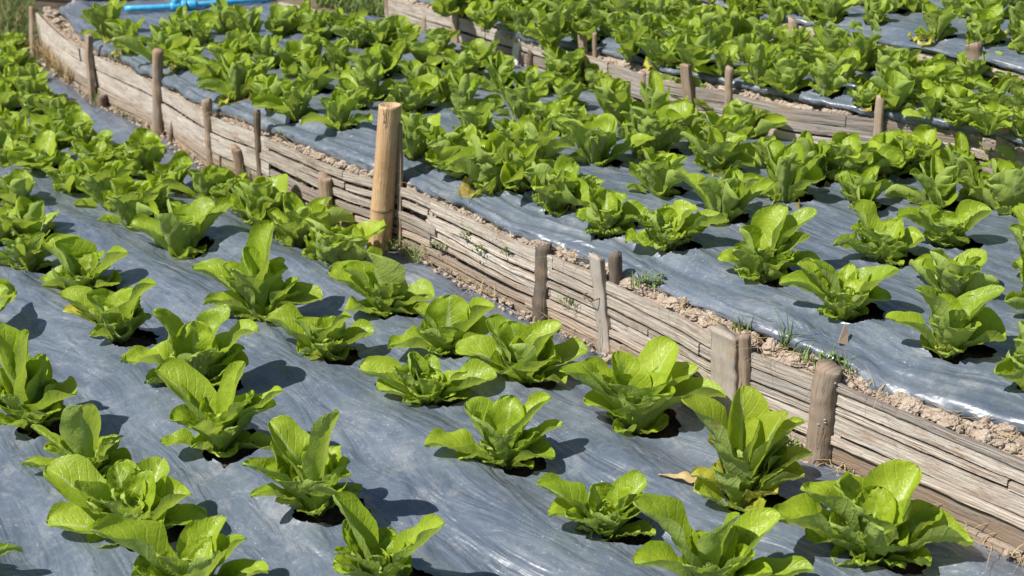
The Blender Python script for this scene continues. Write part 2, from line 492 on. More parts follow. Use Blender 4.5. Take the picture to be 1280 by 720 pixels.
# ------------------------------------------------------------------ lettuce leaves
NU, NV = 12, 20
def leaf_geo(out, lid, az, e0, e1, L, W, cup=.9, ruffle=.08, blis=.003, r0=.012, seed=0, twist=0.0, base=(0, 0, 0), notch=0):
    """one obovate leaf; upper face looks at the plant's axis"""
    V, F, UV = out
    b0 = len(V)
    r, z = r0, 0.0
    ca, sa = math.cos(az), math.sin(az)
    rad = Vector((ca, sa, 0)); lat = Vector((-sa, ca, 0)); up = Vector((0, 0, 1))
    ds = L / NV
    side = 0.0
    fr = 3 + (seed % 3) * .8
    tp = 0.0
    for j in range(NV + 1):
        t = 1 - (1 - j / NV) ** 1.75          # rows crowd towards the rounded tip
        ds = (t - tp) * L; tp = t
        e = e0 + (e1 - e0) * t ** 1.45
        if j:
            r += math.cos(e) * ds; z += math.sin(e) * ds
            side += math.sin(twist * 1.2 * t) * ds
        T = rad * math.cos(e) + up * math.sin(e)
        Nn = -rad * math.sin(e) + up * math.cos(e)
        a = twist * t
        lt = lat * math.cos(a) + Nn * math.sin(a)
        nn = Nn * math.cos(a) - lat * math.sin(a)
        c = rad * r + up * z + lat * side + Vector(base)
        x = max(1e-4, t) ** 1.5
        wv = (4 * x * max(0.0, 1 - x)) ** .50
        wv = W * .5 * (wv * (.34 + .66 * smooth(.03, .60, t)) + .17 * (1 - t) ** 1.4)
        wv *= 1 + .05 * nz(t * 5, seed * 1.7)
        cu = cup * (1.35 - .45 * t)
        for i in range(NU + 1):
            u = i / NU * 2 - 1
            ph = cu * u
            la = wv * (math.sin(ph) / cu if abs(cu) > 1e-3 else u)
            no = wv * (1 - math.cos(ph)) / cu if abs(cu) > 1e-3 else 0
            edge = abs(u) ** 2.6
            rf = ruffle * 1.3 * wv * 2 * edge * math.sin(fr * math.pi * t * (1 if u > 0 else 1.2) + seed + (1.5 if u > 0 else 0)) * smooth(.15, .5, t)
            # blisters between the side veins
            vv = t * 9 - abs(u) * 2.2 * .8
            bb = blis * (abs(math.sin(vv * math.pi)) ** .8 - .5) * smooth(.1, .35, t) * min(1, abs(u) * 4) * (1 - edge * .6)
            bb += blis * 1.6 * nz(u * 2.2 + seed, t * 6, seed * .37)
            rib = -.0028 * math.exp(-(u / .12) ** 2) * (1 - t)
            p = c + lt * la + nn * (no + rf + bb + rib)
            if u != 0:
                p += T * (ruffle * .25 * wv * edge * nz(seed, t * 7 + u * 3))
            V.append(p)
            UV.append((lid + .5 + u * .40, t))
    for j in range(NV):
        for i in range(NU):
            a = b0 + j * (NU + 1) + i
            F.append((a, a + NU + 1, a + NU + 2, a + 1))

def lettuce_meshes(seed, style):
    """returns outer, heart and maybe withered leaf meshes at a unit size, with the natural width and the look"""
    rn = random.Random(seed)
    o, h, y = ([], [], []), ([], [], []), ([], [], [])
    if style == 'open':
        n, L, W, ea, eb, bl, ru = rn.randint(11, 14), .150, .096, (54, 80), (8, 60), .0036, .035
    elif style == 'upright':
        n, L, W, ea, eb, bl, ru = rn.randint(12, 15), .162, .096, (66, 86), (36, 84), .0036, .035
    elif style == 'crinkled':
        n, L, W, ea, eb, bl, ru = rn.randint(13, 16), .150, .110, (58, 84), (26, 76), .0075, .075
    else:
        n, L, W, ea, eb, bl, ru = rn.randint(12, 15), .156, .098, (58, 84), (16, 80), .0040, .04
    a0 = rn.uniform(0, 6.28)
    for k in range(n):
        az = a0 + k * 2.399 + rn.uniform(-.25, .25)
        low = k < 2 + (style == 'open')
        f = 1 - .26 * k / n
        leaf_geo(o, k, az, R(rn.uniform(32, 60) if low else rn.uniform(*ea)), R(rn.uniform(-12, 28) if low else rn.uniform(*eb)), L * f * rn.uniform(.68, 1.18), W * rn.uniform(.72, 1.25) * (f + .1),
                 rn.choice((rn.uniform(.5, 1.4), rn.uniform(1.2, 2.3))), ru * rn.uniform(.5, 1.6), bl, .014 - .004 * k / n, rn.randint(0, 999), rn.uniform(-.55, .55))
    for k in range(4):
        leaf_geo(o, 60 + k, a0 + .7 + k * 1.57 + rn.uniform(-.5, .5), R(rn.uniform(34, 52)), R(rn.uniform(4, 32)), L * rn.uniform(.38, .60), W * rn.uniform(.6, .85), rn.uniform(.5, 1.5), ru, bl, .014, rn.randint(0, 999), rn.uniform(-.5, .5))
    for k in range(rn.randint(5, 7)):
        az = a0 + 1 + k * 2.399
        leaf_geo(h, k + 20, az, R(rn.uniform(74, 92)), R(rn.uniform(60, 105)), L * rn.uniform(.42, .66), W * rn.uniform(.55, .85),
                 rn.uniform(.9, 1.5), ru * 1.7, bl * 1.3, .006, rn.randint(0, 999), rn.uniform(-.4, .4))
    wither = rn.random() < .45
    if wither:
        for k in range(rn.randint(1, 2)):
            leaf_geo(y, k, rn.uniform(-2.9, -.2), R(rn.uniform(8, 28)), R(rn.uniform(-22, -2)), L * rn.uniform(.45, .62), W * rn.uniform(.5, .75),
                     .5, .2, .004, .016, rn.randint(0, 999), rn.uniform(-.6, .6))
    return o, h, y

def to_mesh(name, g, mat):
    me = mesh(name, *g)
    me.materials.append(mat)
    me.polygons.foreach_set('use_smooth', [True] * len(me.polygons))
    return me

STYLES = ['open', 'upright', 'mixed', 'crinkled', 'mixed', 'upright'] * 6
PROTO = []
for i, st in enumerate(STYLES):
    o, h, y = lettuce_meshes(100 + i * 7, st)
    xs = sorted(p.x for p in o[0]); ys = sorted(p.y for p in o[0])
    zs = sorted(p.z for p in o[0])
    wid = .35 * ((xs[-8] - xs[8]) + (ys[-8] - ys[8])) + .3 * zs[-8] * 1.55
    rec = dict(style=st, width=wid, outer=to_mesh('outer_leaves', o, M['leaf']), heart=to_mesh('heart_leaves', h, M['heart']),
               wither=to_mesh('withered_leaf', y, M['yellow']) if y[0] else None, root=None)
    PROTO.append(rec)

def copy_lettuce(rec):
    """first call builds the thing, later calls copy the thing and each of its parts"""
    if rec['root'] is None:
        r = empty('lettuce', (0, 0, 0))
        link('outer_leaves', rec['outer'], None, r)
        link('heart_leaves', rec['heart'], None, r)
        if rec['wither']: link('withered_leaf', rec['wither'], None, r)
        rec['root'] = r
        return r
    src = rec['root']
    r = src.copy(); col.objects.link(r)
    for ch in src.children:
        c = ch.copy(); col.objects.link(c); c.parent = r
    return r

rnd = random.Random(5)
def place(key, px, py, wpx, variant, rot, label, group, tall=1.0):
    p = on_bed(key, px, py)
    rec = PROTO[variant]
    r = copy_lettuce(rec)
    s = wpx * depth_of(p) / FPX / rec['width']
    r.location = p + Vector((0, 0, -.026 * s))
    r.rotation_euler = (rnd.uniform(-.1, .1), rnd.uniform(-.1, .1), rot)
    r.scale = (s, s, s * tall)
    tag(r, label, 'lettuce', group)
    SHEETS[key]['holes'].append((p, s))
    return r

# ---- the big ones near the viewer, leaf by leaf: (tip x, tip y, width px, depth px away from the viewer)
def hero(key, bx, by, leaves, label, group, seed, heart=1.0, spotted=False, yellow=(), crink=.0032):
    p = on_bed(key, bx, by)
    D = depth_of(p)
    sc = D / FPX                         # metres per pixel there
    th = math.atan2(CAM_H - p.z, p.y)
    rn = random.Random(seed)
    root = empty('lettuce', p + Vector((0, 0, -.022)))
    def build(lst, g, lift=0):
        for k, lf in enumerate(lst):
            tx, ty, wp, dp = lf[:4]
            dx, du = tx - bx, by - ty
            zz = (du - dp * math.sin(th)) / math.cos(th)
            v = Vector((dx, dp, zz)) * sc
            chord = v.length
            el = math.asin(max(-1, min(1, v.z / chord)))
            az = math.atan2(dp, dx)
            cv = R(rn.uniform(12, 30))
            if el > R(65): cv = R(12)
            leaf_geo(g, k, az, el + cv, el - cv * 1.15, chord * 1.05, wp * sc * 1.36, rn.uniform(.75, 1.45), rn.uniform(.03, .07), crink, .010, rn.randint(0, 999), rn.uniform(-.3, .3))
    g = ([], [], []); build(leaves, g)
    # fill leaves lower inside the plant
    big = max(math.hypot(l[0] - bx, by - l[1]) for l in leaves) * sc
    for k in range(8):
        leaf_geo(g, 40 + k, rn.uniform(0, 6.28) + k * 2.4, R(rn.uniform(55, 82)), R(rn.uniform(15, 72)), big * rn.uniform(.5, .82), big * rn.uniform(.32, .45), .9, .09, crink, .012, rn.randint(0, 999), rn.uniform(-.5, .5))
    for k in range(5):
        leaf_geo(g, 60 + k, seed + k * 1.257 + rn.uniform(-.4, .4), R(rn.uniform(34, 52)), R(rn.uniform(6, 32)), big * rn.uniform(.32, .50), big * rn.uniform(.26, .38), rn.uniform(.5, 1.5), .05, crink, .012, rn.randint(0, 999), rn.uniform(-.5, .5))
    link('outer_leaves', to_mesh('outer_leaves', g, M['spotted' if spotted else 'leaf']), None, root)
    hg = ([], [], [])
    for k in range(6):
        leaf_geo(hg, 20 + k, k * 2.399 + seed, R(rn.uniform(72, 92)), R(rn.uniform(50, 105)), big * rn.uniform(.34, .55) * heart, big * rn.uniform(.26, .38) * heart, 1.2, .14, crink * 1.3, .006, rn.randint(0, 999), rn.uniform(-.4, .4))
    link('heart_leaves', to_mesh('heart_leaves', hg, M['heart']), None, root)
    if yellow:
        yg = ([], [], []); build(yellow, yg)
        link('withered_leaf', to_mesh('withered_leaf', yg, M['yellow']), None, root)
    tag(root, label, 'lettuce', group)
    SHEETS[key]['holes'].append((p, big / .14))
    return root

GF = 'lettuces planted in rows in the front bed'
GM = 'lettuces planted in rows in the middle bed'
GU = 'lettuces planted close together in the upper bed'
GT = 'lettuces planted in the topmost bed'

HEROES = [
 ('front', 395, 632, [(437, 506, 42, -14), (332, 530, 46, 22), (318, 568, 40, -4), (322, 604, 26, -22), (345, 588, 46, -26), (442, 578, 28, -8), (380, 560, 50, 26), (405, 600, 40, -26)],
  'lettuce with one tall spoon-shaped leaf rising above it, dark hole on its right', 1),
 ('front', 478, 728, [(424, 620, 42, 14), (550, 652, 44, -4), (502, 668, 36, 20), (455, 688, 48, 6), (430, 694, 30, -24), (512, 696, 42, -12)],
  'small open lettuce cut by the bottom edge, two long leaves spread like wings', 2),
 ('front', 110, 592, [(116, 502, 46, -12), (44, 530, 15, 8), (38, 572, 22, -4), (157, 570, 36, 6), (86, 545, 30, 20), (98, 558, 36, -18)],
  'small lettuce near the left edge with one big upright rounded leaf', 3),
 ('front', 168, 662, [(57, 590, 54, 18), (74, 652, 46, -20), (170, 582, 42, 34), (230, 608, 56, 22), (250, 642, 36, 2), (205, 645, 66, -18), (130, 672, 40, -30), (120, 615, 40, 10)],
  'wide flat-leaved lettuce at lower left, broad leaf pointing left', 4),
 ('front', 238, 742, [(134, 648, 60, 8), (208, 680, 38, -22), (288, 678, 48, 14), (334, 700, 40, -4), (218, 700, 46, 2), (180, 706, 50, -10), (262, 672, 40, 20), (300, 726, 44, -20)],
  'glossy lettuce at the bottom edge left of centre, long leaf with pale midrib', 5),
 ('front', 275, 556, [(195, 466, 52, 10), (352, 482, 34, 4), (342, 505, 30, -14), (306, 450, 34, 20), (228, 520, 38, -24), (345, 556, 26, -18), (282, 512, 46, 4), (212, 542, 30, -10), (262, 490, 40, 26)],
  'lettuce with a long paddle leaf leaning up and left, bright leaf at right', 6),
 ('front', 630, 576, [(538, 543, 46, -8), (582, 505, 46, 14), (606, 520, 40, -20), (682, 500, 36, -8), (640, 490, 42, 26), (696, 520, 26, 8), (690, 560, 42, -20), (645, 530, 52, 0), (575, 560, 34, -22)],
  'low lettuce left of the foreground centre, wide folded leaf on its left side', 7),
 ('front', 535, 498, [(454, 460, 42, 4), (614, 466, 46, -2), (500, 455, 46, 18), (514, 436, 20, 12), (545, 456, 42, 16), (530, 486, 50, -28), (580, 490, 36, -16), (480, 482, 36, -16)],
  'flat spreading lettuce in mid foreground, leaf tips pointing left and right', 8),
 ('front', 795, 532, [(704, 455, 46, 8), (732, 448, 44, 26), (850, 432, 52, 20), (900, 482, 52, -6), (868, 458, 42, 8), (758, 470, 46, -8), (806, 500, 62, -24), (788, 434, 42, 32), (735, 500, 36, -14), (830, 470, 50, -18)],
  'large full lettuce standing against the plank wall left of the wide bamboo half', 9),
 ('front', 926, 624, [(850, 498, 56, 10), (884, 545, 48, -16), (908, 488, 50, 30), (942, 528, 44, 0), (962, 505, 48, 14), (994, 520, 40, 2), (936, 590, 34, -26), (994, 585, 46, -12), (1002, 555, 36, 6), (905, 560, 44, -10)],
  'tall lettuce with brown-spotted lower leaves beside the knobbly grey stake', 10),
 ('front', 760, 662, [(676, 600, 40, 4), (688, 632, 42, -12), (745, 600, 46, 14), (808, 600, 44, 8), (804, 626, 50, -6), (735, 640, 46, -12), (770, 640, 50, -24), (812, 654, 30, -14)],
  'rounded compact lettuce in the lower middle, behind a bigger one', 11),
 ('front', 885, 742, [(793, 630, 60, 2), (788, 692, 48, -20), (894, 648, 46, -12), (922, 660, 38, 20), (968, 648, 48, 10), (1004, 706, 42, -4), (928, 690, 42, -22), (840, 670, 46, 8), (955, 700, 44, -16)],
  'lettuce at the bottom edge with cupped pointed leaves, left of the corner lettuce', 12),
 ('front', 1086, 694, [(962, 632, 62, 0), (1000, 600, 56, 14), (1048, 612, 84, -8), (1148, 588, 66, 24), (1172, 640, 44, 8), (1204, 668, 62, -6), (1040, 694, 42, -28), (1112, 676, 64, -32), (1104, 606, 56, 32), (1010, 668, 46, -20), (1150, 690, 40, -20)],
  'largest lettuce, sprawling in the bottom right corner before the plank wall', 13),
 ('front', 42, 528, [(-4, 408, 48, 8), (46, 408, 46, 2), (100, 482, 62, -4), (18, 450, 42, 20), (72, 470, 44, 10), (22, 502, 52, -26), (-10, 480, 42, -8), (60, 440, 40, 12), (80, 515, 34, -16)],
  'big lettuce at the left edge halfway down the photo', 14),
 ('front', 246, 478, [(162, 438, 56, 0), (212, 378, 30, 14), (242, 398, 44, 10), (290, 384, 38, 20), (324, 405, 48, 10), (266, 440, 64, -20), (196, 470, 34, -22), (224, 412, 46, 20), (305, 450, 40, -8), (290, 472, 34, -20)],
  'dark dense lettuce with blistered leaves, left of the photo centre', 15),
 ('front', 482, 386, [(416, 340, 46, -2), (476, 314, 62, -6), (538, 366, 50, -6), (438, 378, 36, -18), (432, 328, 42, 14), (502, 346, 42, -4), (460, 350, 40, 18), (518, 384, 34, -16)],
  'lettuce with a big rounded back leaf, below the tall bamboo post', 16),
 ('front', 408, 444, [(338, 396, 42, 2), (440, 384, 36, 0), (463, 412, 38, -6), (378, 388, 36, 18), (404, 402, 46, -14), (380, 432, 34, -20), (430, 440, 30, -18), (422, 392, 34, 16)],
  'small dark lettuce with a pointed folded leaf, directly below the stubby stake', 17),
 ('front', 328, 394, [(350, 282, 50, 10), (282, 328, 30, 10), (264, 370, 36, -12), (306, 308, 32, 12), (398, 372, 42, -6), (330, 338, 62, -12), (242, 332, 36, 12), (376, 356, 36, 6), (296, 350, 44, -10), (360, 330, 40, 4)],
  'tall lettuce with one high leaf whose pale veins catch the sun', 18),
 ('front', 152, 418, [(198, 345, 38, 8), (80, 364, 34, 6), (120, 358, 46, 12), (160, 352, 46, 14), (130, 396, 42, -14), (176, 388, 40, -10), (104, 382, 30, 0)],
  'pale lettuce with a brown-tipped leaf beside an open planting hole', 19),
 ('front', 105, 362, [(56, 300, 46, 10), (80, 296, 56, 12), (158, 308, 40, 10), (110, 310, 50, 16), (54, 350, 40, -6), (120, 352, 66, -22), (150, 346, 36, -8)],
  'low cup-shaped lettuce near the left edge, two plants above the big one', 20),
 ('front', 560, 434, [(492, 424, 40, -8), (520, 376, 40, 16), (560, 364, 46, 22), (612, 372, 48, 10), (575, 402, 66, -12), (610, 410, 40, -6), (530, 404, 46, -10), (595, 432, 36, -20)],
  'lettuce touching the foot of the plank wall left of the dark leaning stake', 21),
 ('front', 655, 470, [(572, 436, 40, 0), (608, 398, 40, 20), (650, 396, 46, 22), (700, 400, 40, 12), (728, 436, 40, 0), (640, 420, 50, -4), (684, 440, 66, -18), (620, 455, 46, -24), (704, 466, 34, -18)],
  'lettuce at the foot of the dark leaning stake', 22),
 ('mid', 1055, 390, [(978, 352, 30, -2), (1000, 326, 30, 10), (1110, 326, 50, 4), (1108, 366, 36, -4), (1034, 334, 32, 12), (1042, 356, 38, -14), (1012, 316, 26, 4), (1072, 344, 36, 8)],
  'middle bed lettuce with a big oval leaf leaning right, close to the film edge', 23),
 ('mid', 1184, 436, [(1110, 394, 30, 0), (1140, 350, 50, 8), (1182, 358, 42, 20), (1245, 352, 34, 6), (1246, 416, 60, -14), (1198, 388, 46, -10), (1164, 396, 32, -16), (1222, 372, 36, 4)],
  'middle bed lettuce with a dark cupped leaf at right, nearest the viewer', 24),
 ('mid', 1102, 322, [(1044, 296, 30, 2), (1064, 252, 44, 14), (1148, 292, 44, -2), (1092, 282, 40, -8), (1120, 270, 36, 12), (1076, 300, 34, -8), (1126, 310, 30, -12)],
  'middle bed lettuce directly behind the one with the oval leaf', 25),
 ('mid', 1180, 304, [(1122, 262, 36, 4), (1232, 258, 44, 4), (1150, 254, 30, 14), (1180, 258, 36, 16), (1160, 290, 34, -14), (1204, 292, 38, -12)],
  'middle bed lettuce with two wing-like leaves against shiny film', 26),
 ('mid', 948, 344, [(902, 318, 28, -4), (930, 276, 46, 10), (980, 256, 48, 12), (1018, 262, 34, 10), (950, 300, 46, -8), (1022, 322, 34, -2), (985, 296, 40, 2), (918, 300, 34, 0)],
  'middle bed lettuce at the film edge above the patch of bare clods', 27),
 ('mid', 832, 304, [(788, 294, 32, -6), (822, 256, 38, 10), (866, 250, 42, 10), (880, 276, 36, 0), (834, 278, 36, -10), (800, 268, 34, 8), (898, 262, 34, 6)],
  'crinkled middle bed lettuce with one yellowed leaf beside the torn slit', 28),
 ('mid', 757, 286, [(724, 264, 30, -4), (736, 230, 34, 10), (778, 236, 40, 10), (806, 262, 34, -2), (758, 256, 46, -6), (786, 284, 30, -14), (762, 232, 34, 14)],
  'middle bed lettuce with a strong pale midrib, second from the torn slit', 29),
]
for key, bx, by, lv, lab, sd_ in HEROES:
    yl = ()
    if sd_ == 10: yl = [(868, 588, 26, -6), (960, 606, 34, -28)]
    if sd_ == 19: yl = [(90, 384, 24, -12)]
    if sd_ == 28: yl = [(858, 286, 30, -10)]
    if sd_ == 24: yl = [(1168, 424, 16, -16)]
    if sd_ == 17: yl = [(380, 444, 26, -24)]
    if sd_ == 5: yl = [(222, 690, 34, -24)]
    hero(key, bx, by, lv, lab, GF if key == 'front' else GM, sd_, spotted=sd_ in (10,), yellow=yl, crink=.0085 if sd_ in (13, 15, 28, 29) else .0044)

# ---- the others: (base x, base y, width px)
FRONT = [(58, 130, 46), (76, 152, 52), (104, 176, 54), (42, 104, 40), (20, 62, 36), (152, 200, 52), (126, 194, 48), (4, 72, 40), (28, 106, 46), (66, 186, 50), (4, 140, 50), (30, 190, 54), (86, 236, 60), (104, 182, 40), (26, 256, 60), (8, 205, 50), (196, 262, 60), (12, 116, 52), (40, 128, 48), (14, 166, 52), (48, 144, 50), (86, 168, 54), (50, 210, 78), (0, 242, 55), (118, 212, 58), (178, 218, 66), (138, 254, 84),
         (168, 278, 84), (40, 300, 78), (2, 302, 60), (34, 332, 74), (216, 238, 66), (257, 247, 76), (325, 270, 90), (372, 300, 88), (228, 314, 94),
         (422, 332, 92), (-38, 420, 110), (-62, 716, 110), (-22, 130, 60), (-25, 200, 70), (-10, 90, 50), (20, 84, 44), (286, 246, 50)]
MID = [(135, 44, 58), (162, 62, 50), (207, 76, 70), (228, 42, 56), (252, 56, 52), (268, 104, 62), (296, 118, 64), (337, 129, 66), (371, 143, 68),
       (286, 86, 54), (332, 82, 60), (370, 92, 60), (394, 80, 56), (424, 90, 56), (392, 113, 56), (425, 156, 70), (430, 42, 52), (447, 58, 48), (474, 56, 46),
       (310, 50, 50), (350, 42, 52), (396, 47, 52), (380, 34, 46), (282, 38, 50), (298, 66, 54), (467, 96, 52), (461, 122, 60), (486, 52, 44), (507, 62, 48),
       (488, 88, 50), (535, 82, 56), (550, 66, 46), (578, 100, 58), (600, 84, 58), (624, 113, 62), (651, 146, 66), (553, 123, 62), (580, 140, 68), (514, 138, 60),
       (519, 190, 78), (556, 205, 68), (576, 213, 76), (615, 233, 92), (598, 170, 72), (674, 202, 70), (700, 108, 64), (744, 113, 56), (774, 154, 84), (744, 201, 96),
       (693, 164, 66), (709, 136, 60), (822, 157, 74), (650, 230, 84), (662, 116, 54), (815, 190, 84), (690, 257, 90), (728, 250, 62), (822, 240, 84), (872, 142, 66),
       (903, 190, 80), (930, 168, 74), (894, 212, 76), (935, 142, 62), (848, 132, 60), (902, 270, 104), (982, 246, 84), (1008, 226, 76), (1056, 224, 86), (1088, 214, 76),
       (1076, 256, 82), (1014, 166, 66), (1054, 178, 66), (970, 160, 64), (1112, 214, 72), (1172, 254, 92), (1140, 208, 74), (1242, 206, 80), (1228, 250, 84), (1262, 266, 88),
       (1192, 368, 92), (1292, 340, 90), (1302, 392, 100), (1286, 474, 96), (1320, 300, 90), (1290, 230, 80), (1350, 440, 110), (1200, 222, 64), (960, 206, 66), (860, 172, 62),
       (640, 184, 60), (720, 176, 60), (524, 112, 52), (440, 134, 54), (322, 104, 54), (235, 82, 52), (1330, 370, 96), (1345, 330, 90)]
UPPER = []
rr = random.Random(8)
for line in ([(560, 10), (606, 32), (648, 40), (690, 50), (735, 52), (790, 70), (832, 78), (872, 88), (908, 92), (948, 102), (986, 110), (1030, 116), (1076, 130), (1112, 134), (1160, 146), (1198, 152), (1240, 160), (1278, 168), (1318, 180)],
             [(580, 6), (632, 20), (676, 24), (716, 32), (762, 44), (808, 54), (852, 62), (894, 70), (934, 78), (976, 86), (1020, 92), (1064, 104), (1106, 110), (1150, 118), (1196, 126), (1240, 134), (1282, 140)],
             [(610, 0), (656, 4), (700, 10), (742, 18), (784, 26), (826, 34), (868, 42), (912, 50), (954, 58), (996, 66), (1040, 74), (1082, 84), (1126, 90), (1168, 100), (1214, 106), (1262, 116)],
             [(680, -8), (724, -4), (768, 4), (812, 12), (852, 20), (896, 28), (938, 38), (978, 50), (1022, 56), (1066, 62), (1106, 70), (1240, 98), (1284, 106)]):
    for q in line:
        UPPER.append((q[0] + rr.uniform(-6, 6), q[1] + rr.uniform(-2.5, 2.5), rr.uniform(54, 68)))
TOP = [(934, 8, 44), (966, 13, 50), (1010, 18, 54), (1038, 24, 50), (1066, 6, 46), (1112, 14, 50), (1090, 28, 44), (1168, 46, 60), (1226, 53, 60), (1272, 44, 52), (1142, 12, 50),
       (1192, 20, 52), (1238, 22, 52), (1284, 64, 60), (990, -2, 46), (1030, 2, 44), (1210, 2, 48), (1262, 6, 48), (1160, -4, 46), (905, -4, 44), (1296, 26, 52), (1320, 72, 58)]

LOOK = {'open': ['open', 'low spreading'], 'upright': ['upright', 'narrow upright'], 'mixed': ['leafy', 'full'], 'crinkled': ['crinkled', 'thick crinkled']}
ORD = ['first', 'second', 'third', 'fourth', 'fifth', 'sixth', 'seventh', 'eighth', 'ninth', 'tenth', 'eleventh', 'twelfth', 'thirteenth', 'fourteenth', 'fifteenth',
       'sixteenth', 'seventeenth', 'eighteenth', 'nineteenth', 'twentieth', 'twenty-first', 'twenty-second', 'twenty-third', 'twenty-fourth', 'twenty-fifth',
       'twenty-sixth', 'twenty-seventh', 'twenty-eighth', 'twenty-ninth']
for ten, tenth in (('thirty', 'thirtieth'), ('forty', 'fortieth'), ('fifty', 'fiftieth')):
    ORD += [tenth] + [ten + '-' + q for q in ORD[:9]]
def rows(key, lst, group, step, bedname):
    """name each plant by its row (counted away from the bed's near edge) and its place along that row"""
    A = SHEETS[key]['A']
    rec = []
    for (x, y, wp) in lst + [(h[1], h[2], 0) for h in HEROES if h[0] == key]:
        p = on_bed(key, x, y)
        s, d = A.near((p.x, p.y))
        rec.append([int(d / step), s, x, y, wp])
    nr = sorted(set(r[0] for r in rec))
    for ri in nr:
        nvis = nout = 0
        where = ("%s bed's " % bedname) + (('wall-side row' if key == 'front' else 'film-edge row') if nr.index(ri) == 0 else ORD[nr.index(ri)] + ' row')
        for r in sorted([r for r in rec if r[0] == ri], key=lambda r: r[1]):
            _, s, x, y, wp = r
            if wp == 0:
                nvis += 1
                continue
            v = rnd.randrange(len(PROTO))
            if key != 'front' and PROTO[v]['style'] == 'open' and rnd.random() < .6: v = (v + 1) % len(PROTO)
            look = LOOK[PROTO[v]['style']][int(wp) % 2]
            if -wp * .45 < x < 1280 + wp * .45 and y > -5:
                lab = '%s lettuce, %s from the left in the %s' % (look, ORD[nvis], where)
                nvis += 1
            else:
                side = 'left' if x < 100 else ('right' if x > 1200 else 'top')
                lab = '%s lettuce beyond the %s edge, %s in the %s' % (look, side, ORD[nout], where)
                nout += 1
            place(key, x, y, wp * ((1.12 if y < 340 else 1.06) if key == 'front' else (1.06 if y > 150 or key in ('upper', 'top') else 1.12)), v, rnd.uniform(0, 6.28), lab, group, rnd.uniform(.92, 1.12) * (1.0 if key == 'front' else 1.08))
rows('front', FRONT, GF, .42, 'front')
rows('mid', MID, GM, .26, 'middle')
rows('upper', UPPER, GU, .22, 'upper')
rows('top', TOP, GT, .32, 'topmost')

# ------------------------------------------------------------------ film sheets with planting holes, soil below
def build_film(key, label, cat):
    S = SHEETS[key]
    V = S['V'].reshape(-1, 3).copy(); F = S['F']
    rn = random.Random(hash(key) % 1000 if False else len(key) * 17)
    cen = V[F].mean(1)
    keep = np.ones(len(F), bool)
    for p, s in S['holes']:
        R0 = min(.074, max(.038, .057 * s ** .6))
        c = np.array([p.x + R0 * .48, p.y + rn.uniform(-.008, .004)])
        k1, k2, f1, f2 = rn.uniform(.05, .16), rn.uniform(.03, .1), rn.uniform(0, 6.28), rn.uniform(0, 6.28)
        d = cen[:, :2] - c
        near = np.where((np.abs(d[:, 0]) < R0 * 1.6) & (np.abs(d[:, 1]) < R0 * 1.6))[0]
        if not len(near): continue
        def rad(dx, dy):
            a = np.arctan2(dy, dx)
            return R0 * (1 + k1 * np.cos(2 * a + f1) + k2 * np.cos(5 * a + f2) + .05 * np.cos(9 * a + f1))
        inside = near[np.hypot(d[near, 0], d[near, 1]) < rad(d[near, 0], d[near, 1])]
        vin = np.unique(F[inside].ravel()) if len(inside) else []
        rest = np.setdiff1d(near, inside)
        vout = np.unique(F[rest].ravel())
        edge = np.intersect1d(vin, vout)
        keep[inside] = False
        # tension folds pulling at the hole, ragged lifted rim
        wide = np.where((np.abs(V[:, 0] - c[0]) < R0 * 4) & (np.abs(V[:, 1] - c[1]) < R0 * 4))[0]
        dx = V[wide, 0] - c[0]; dy = V[wide, 1] - c[1]; dd = np.hypot(dx, dy); aa = np.arctan2(dy, dx)
        V[wide, 2] += .0042 * np.cos(5 * aa + f1) * np.cos(2 * aa + f2) * np.exp(-np.abs(dd - R0 * 1.2) / (R0 * .9)) * (dd > R0 * .5)
        for v in edge:
            dx, dy = V[v, 0] - c[0], V[v, 1] - c[1]
            q = rad(dx, dy) / max(1e-5, math.hypot(dx, dy))
            q *= 1 + .10 * nz(dx * 130, dy * 130, p.x * 9)
            V[v, 0] = c[0] + dx * q; V[v, 1] = c[1] + dy * q
            V[v, 2] += .001 + .006 * max(0, nz(dx * 45, dy * 45, p.x * 7))
    VL = V.tolist(); FL = [tuple(int(q) for q in f) for f in F[keep]]; UL = S['UV'].reshape(-1, 2).tolist()
    if key != 'front':
        na, nb, A = S['na'], S['nb'], S['A']
        K = 12; prev = None
        for i in range(na + 1):
            e = V[i * (nb + 1)]
            sm = A.L * i / na; nn = A.nrm(sm)
            rr_ = (.017 if key == 'mid' else .011) * (1 + .55 * nz(sm * 1.7, 3, len(key)) + .25 * nz(sm * 9, 5)) * (1.15 if key == 'mid' else 1)
            ids = [i * (nb + 1)]
            for k in range(1, K + 1):
                a = math.pi * (.5 - 1.15 * k / K)
                q = rr_ * (1 + .30 * nz(sm * 7, k * .55, 2) + .20 * nz(sm * 26, k * .9, 6))
                ox = q * math.cos(a) * 1.15; oz = q * (math.sin(a) - 1) * 1.15
                ids.append(len(VL))
                VL.append([e[0] + nn.x * ox, e[1] + nn.y * ox, e[2] + oz]); UL.append([sm, -k * .006])
            if prev:
                for k in range(K):
                    FL.append((prev[k], prev[k + 1], ids[k + 1], ids[k]))
            prev = ids
    me = mesh('film', VL, FL, UL)
    o = link('mulch_film', me, M['film'])
    tag(o, label, cat, 'plastic mulch films over the beds')
    # moist soil just under the film, hole shade put into its dark colour
    V2 = S['V'][::3, ::3].copy()
    sh = V2.shape
    for i in range(sh[0]):
        for j in range(sh[1]):
            V2[i, j, 2] -= .024 + .012 * nz(V2[i, j, 0] * 14, V2[i, j, 1] * 14)
    inner = 6 if key != 'front' else 4
    V2 = V2[:, inner // 3 + 1:]
    me = mesh('bed_soil', V2.reshape(-1, 3).tolist(), [tuple(int(q) for q in f) for f in grid_faces(V2.shape[0] - 1, V2.shape[1] - 1)])
    tag(link('soil', me, M['dark_soil']), kind='structure')
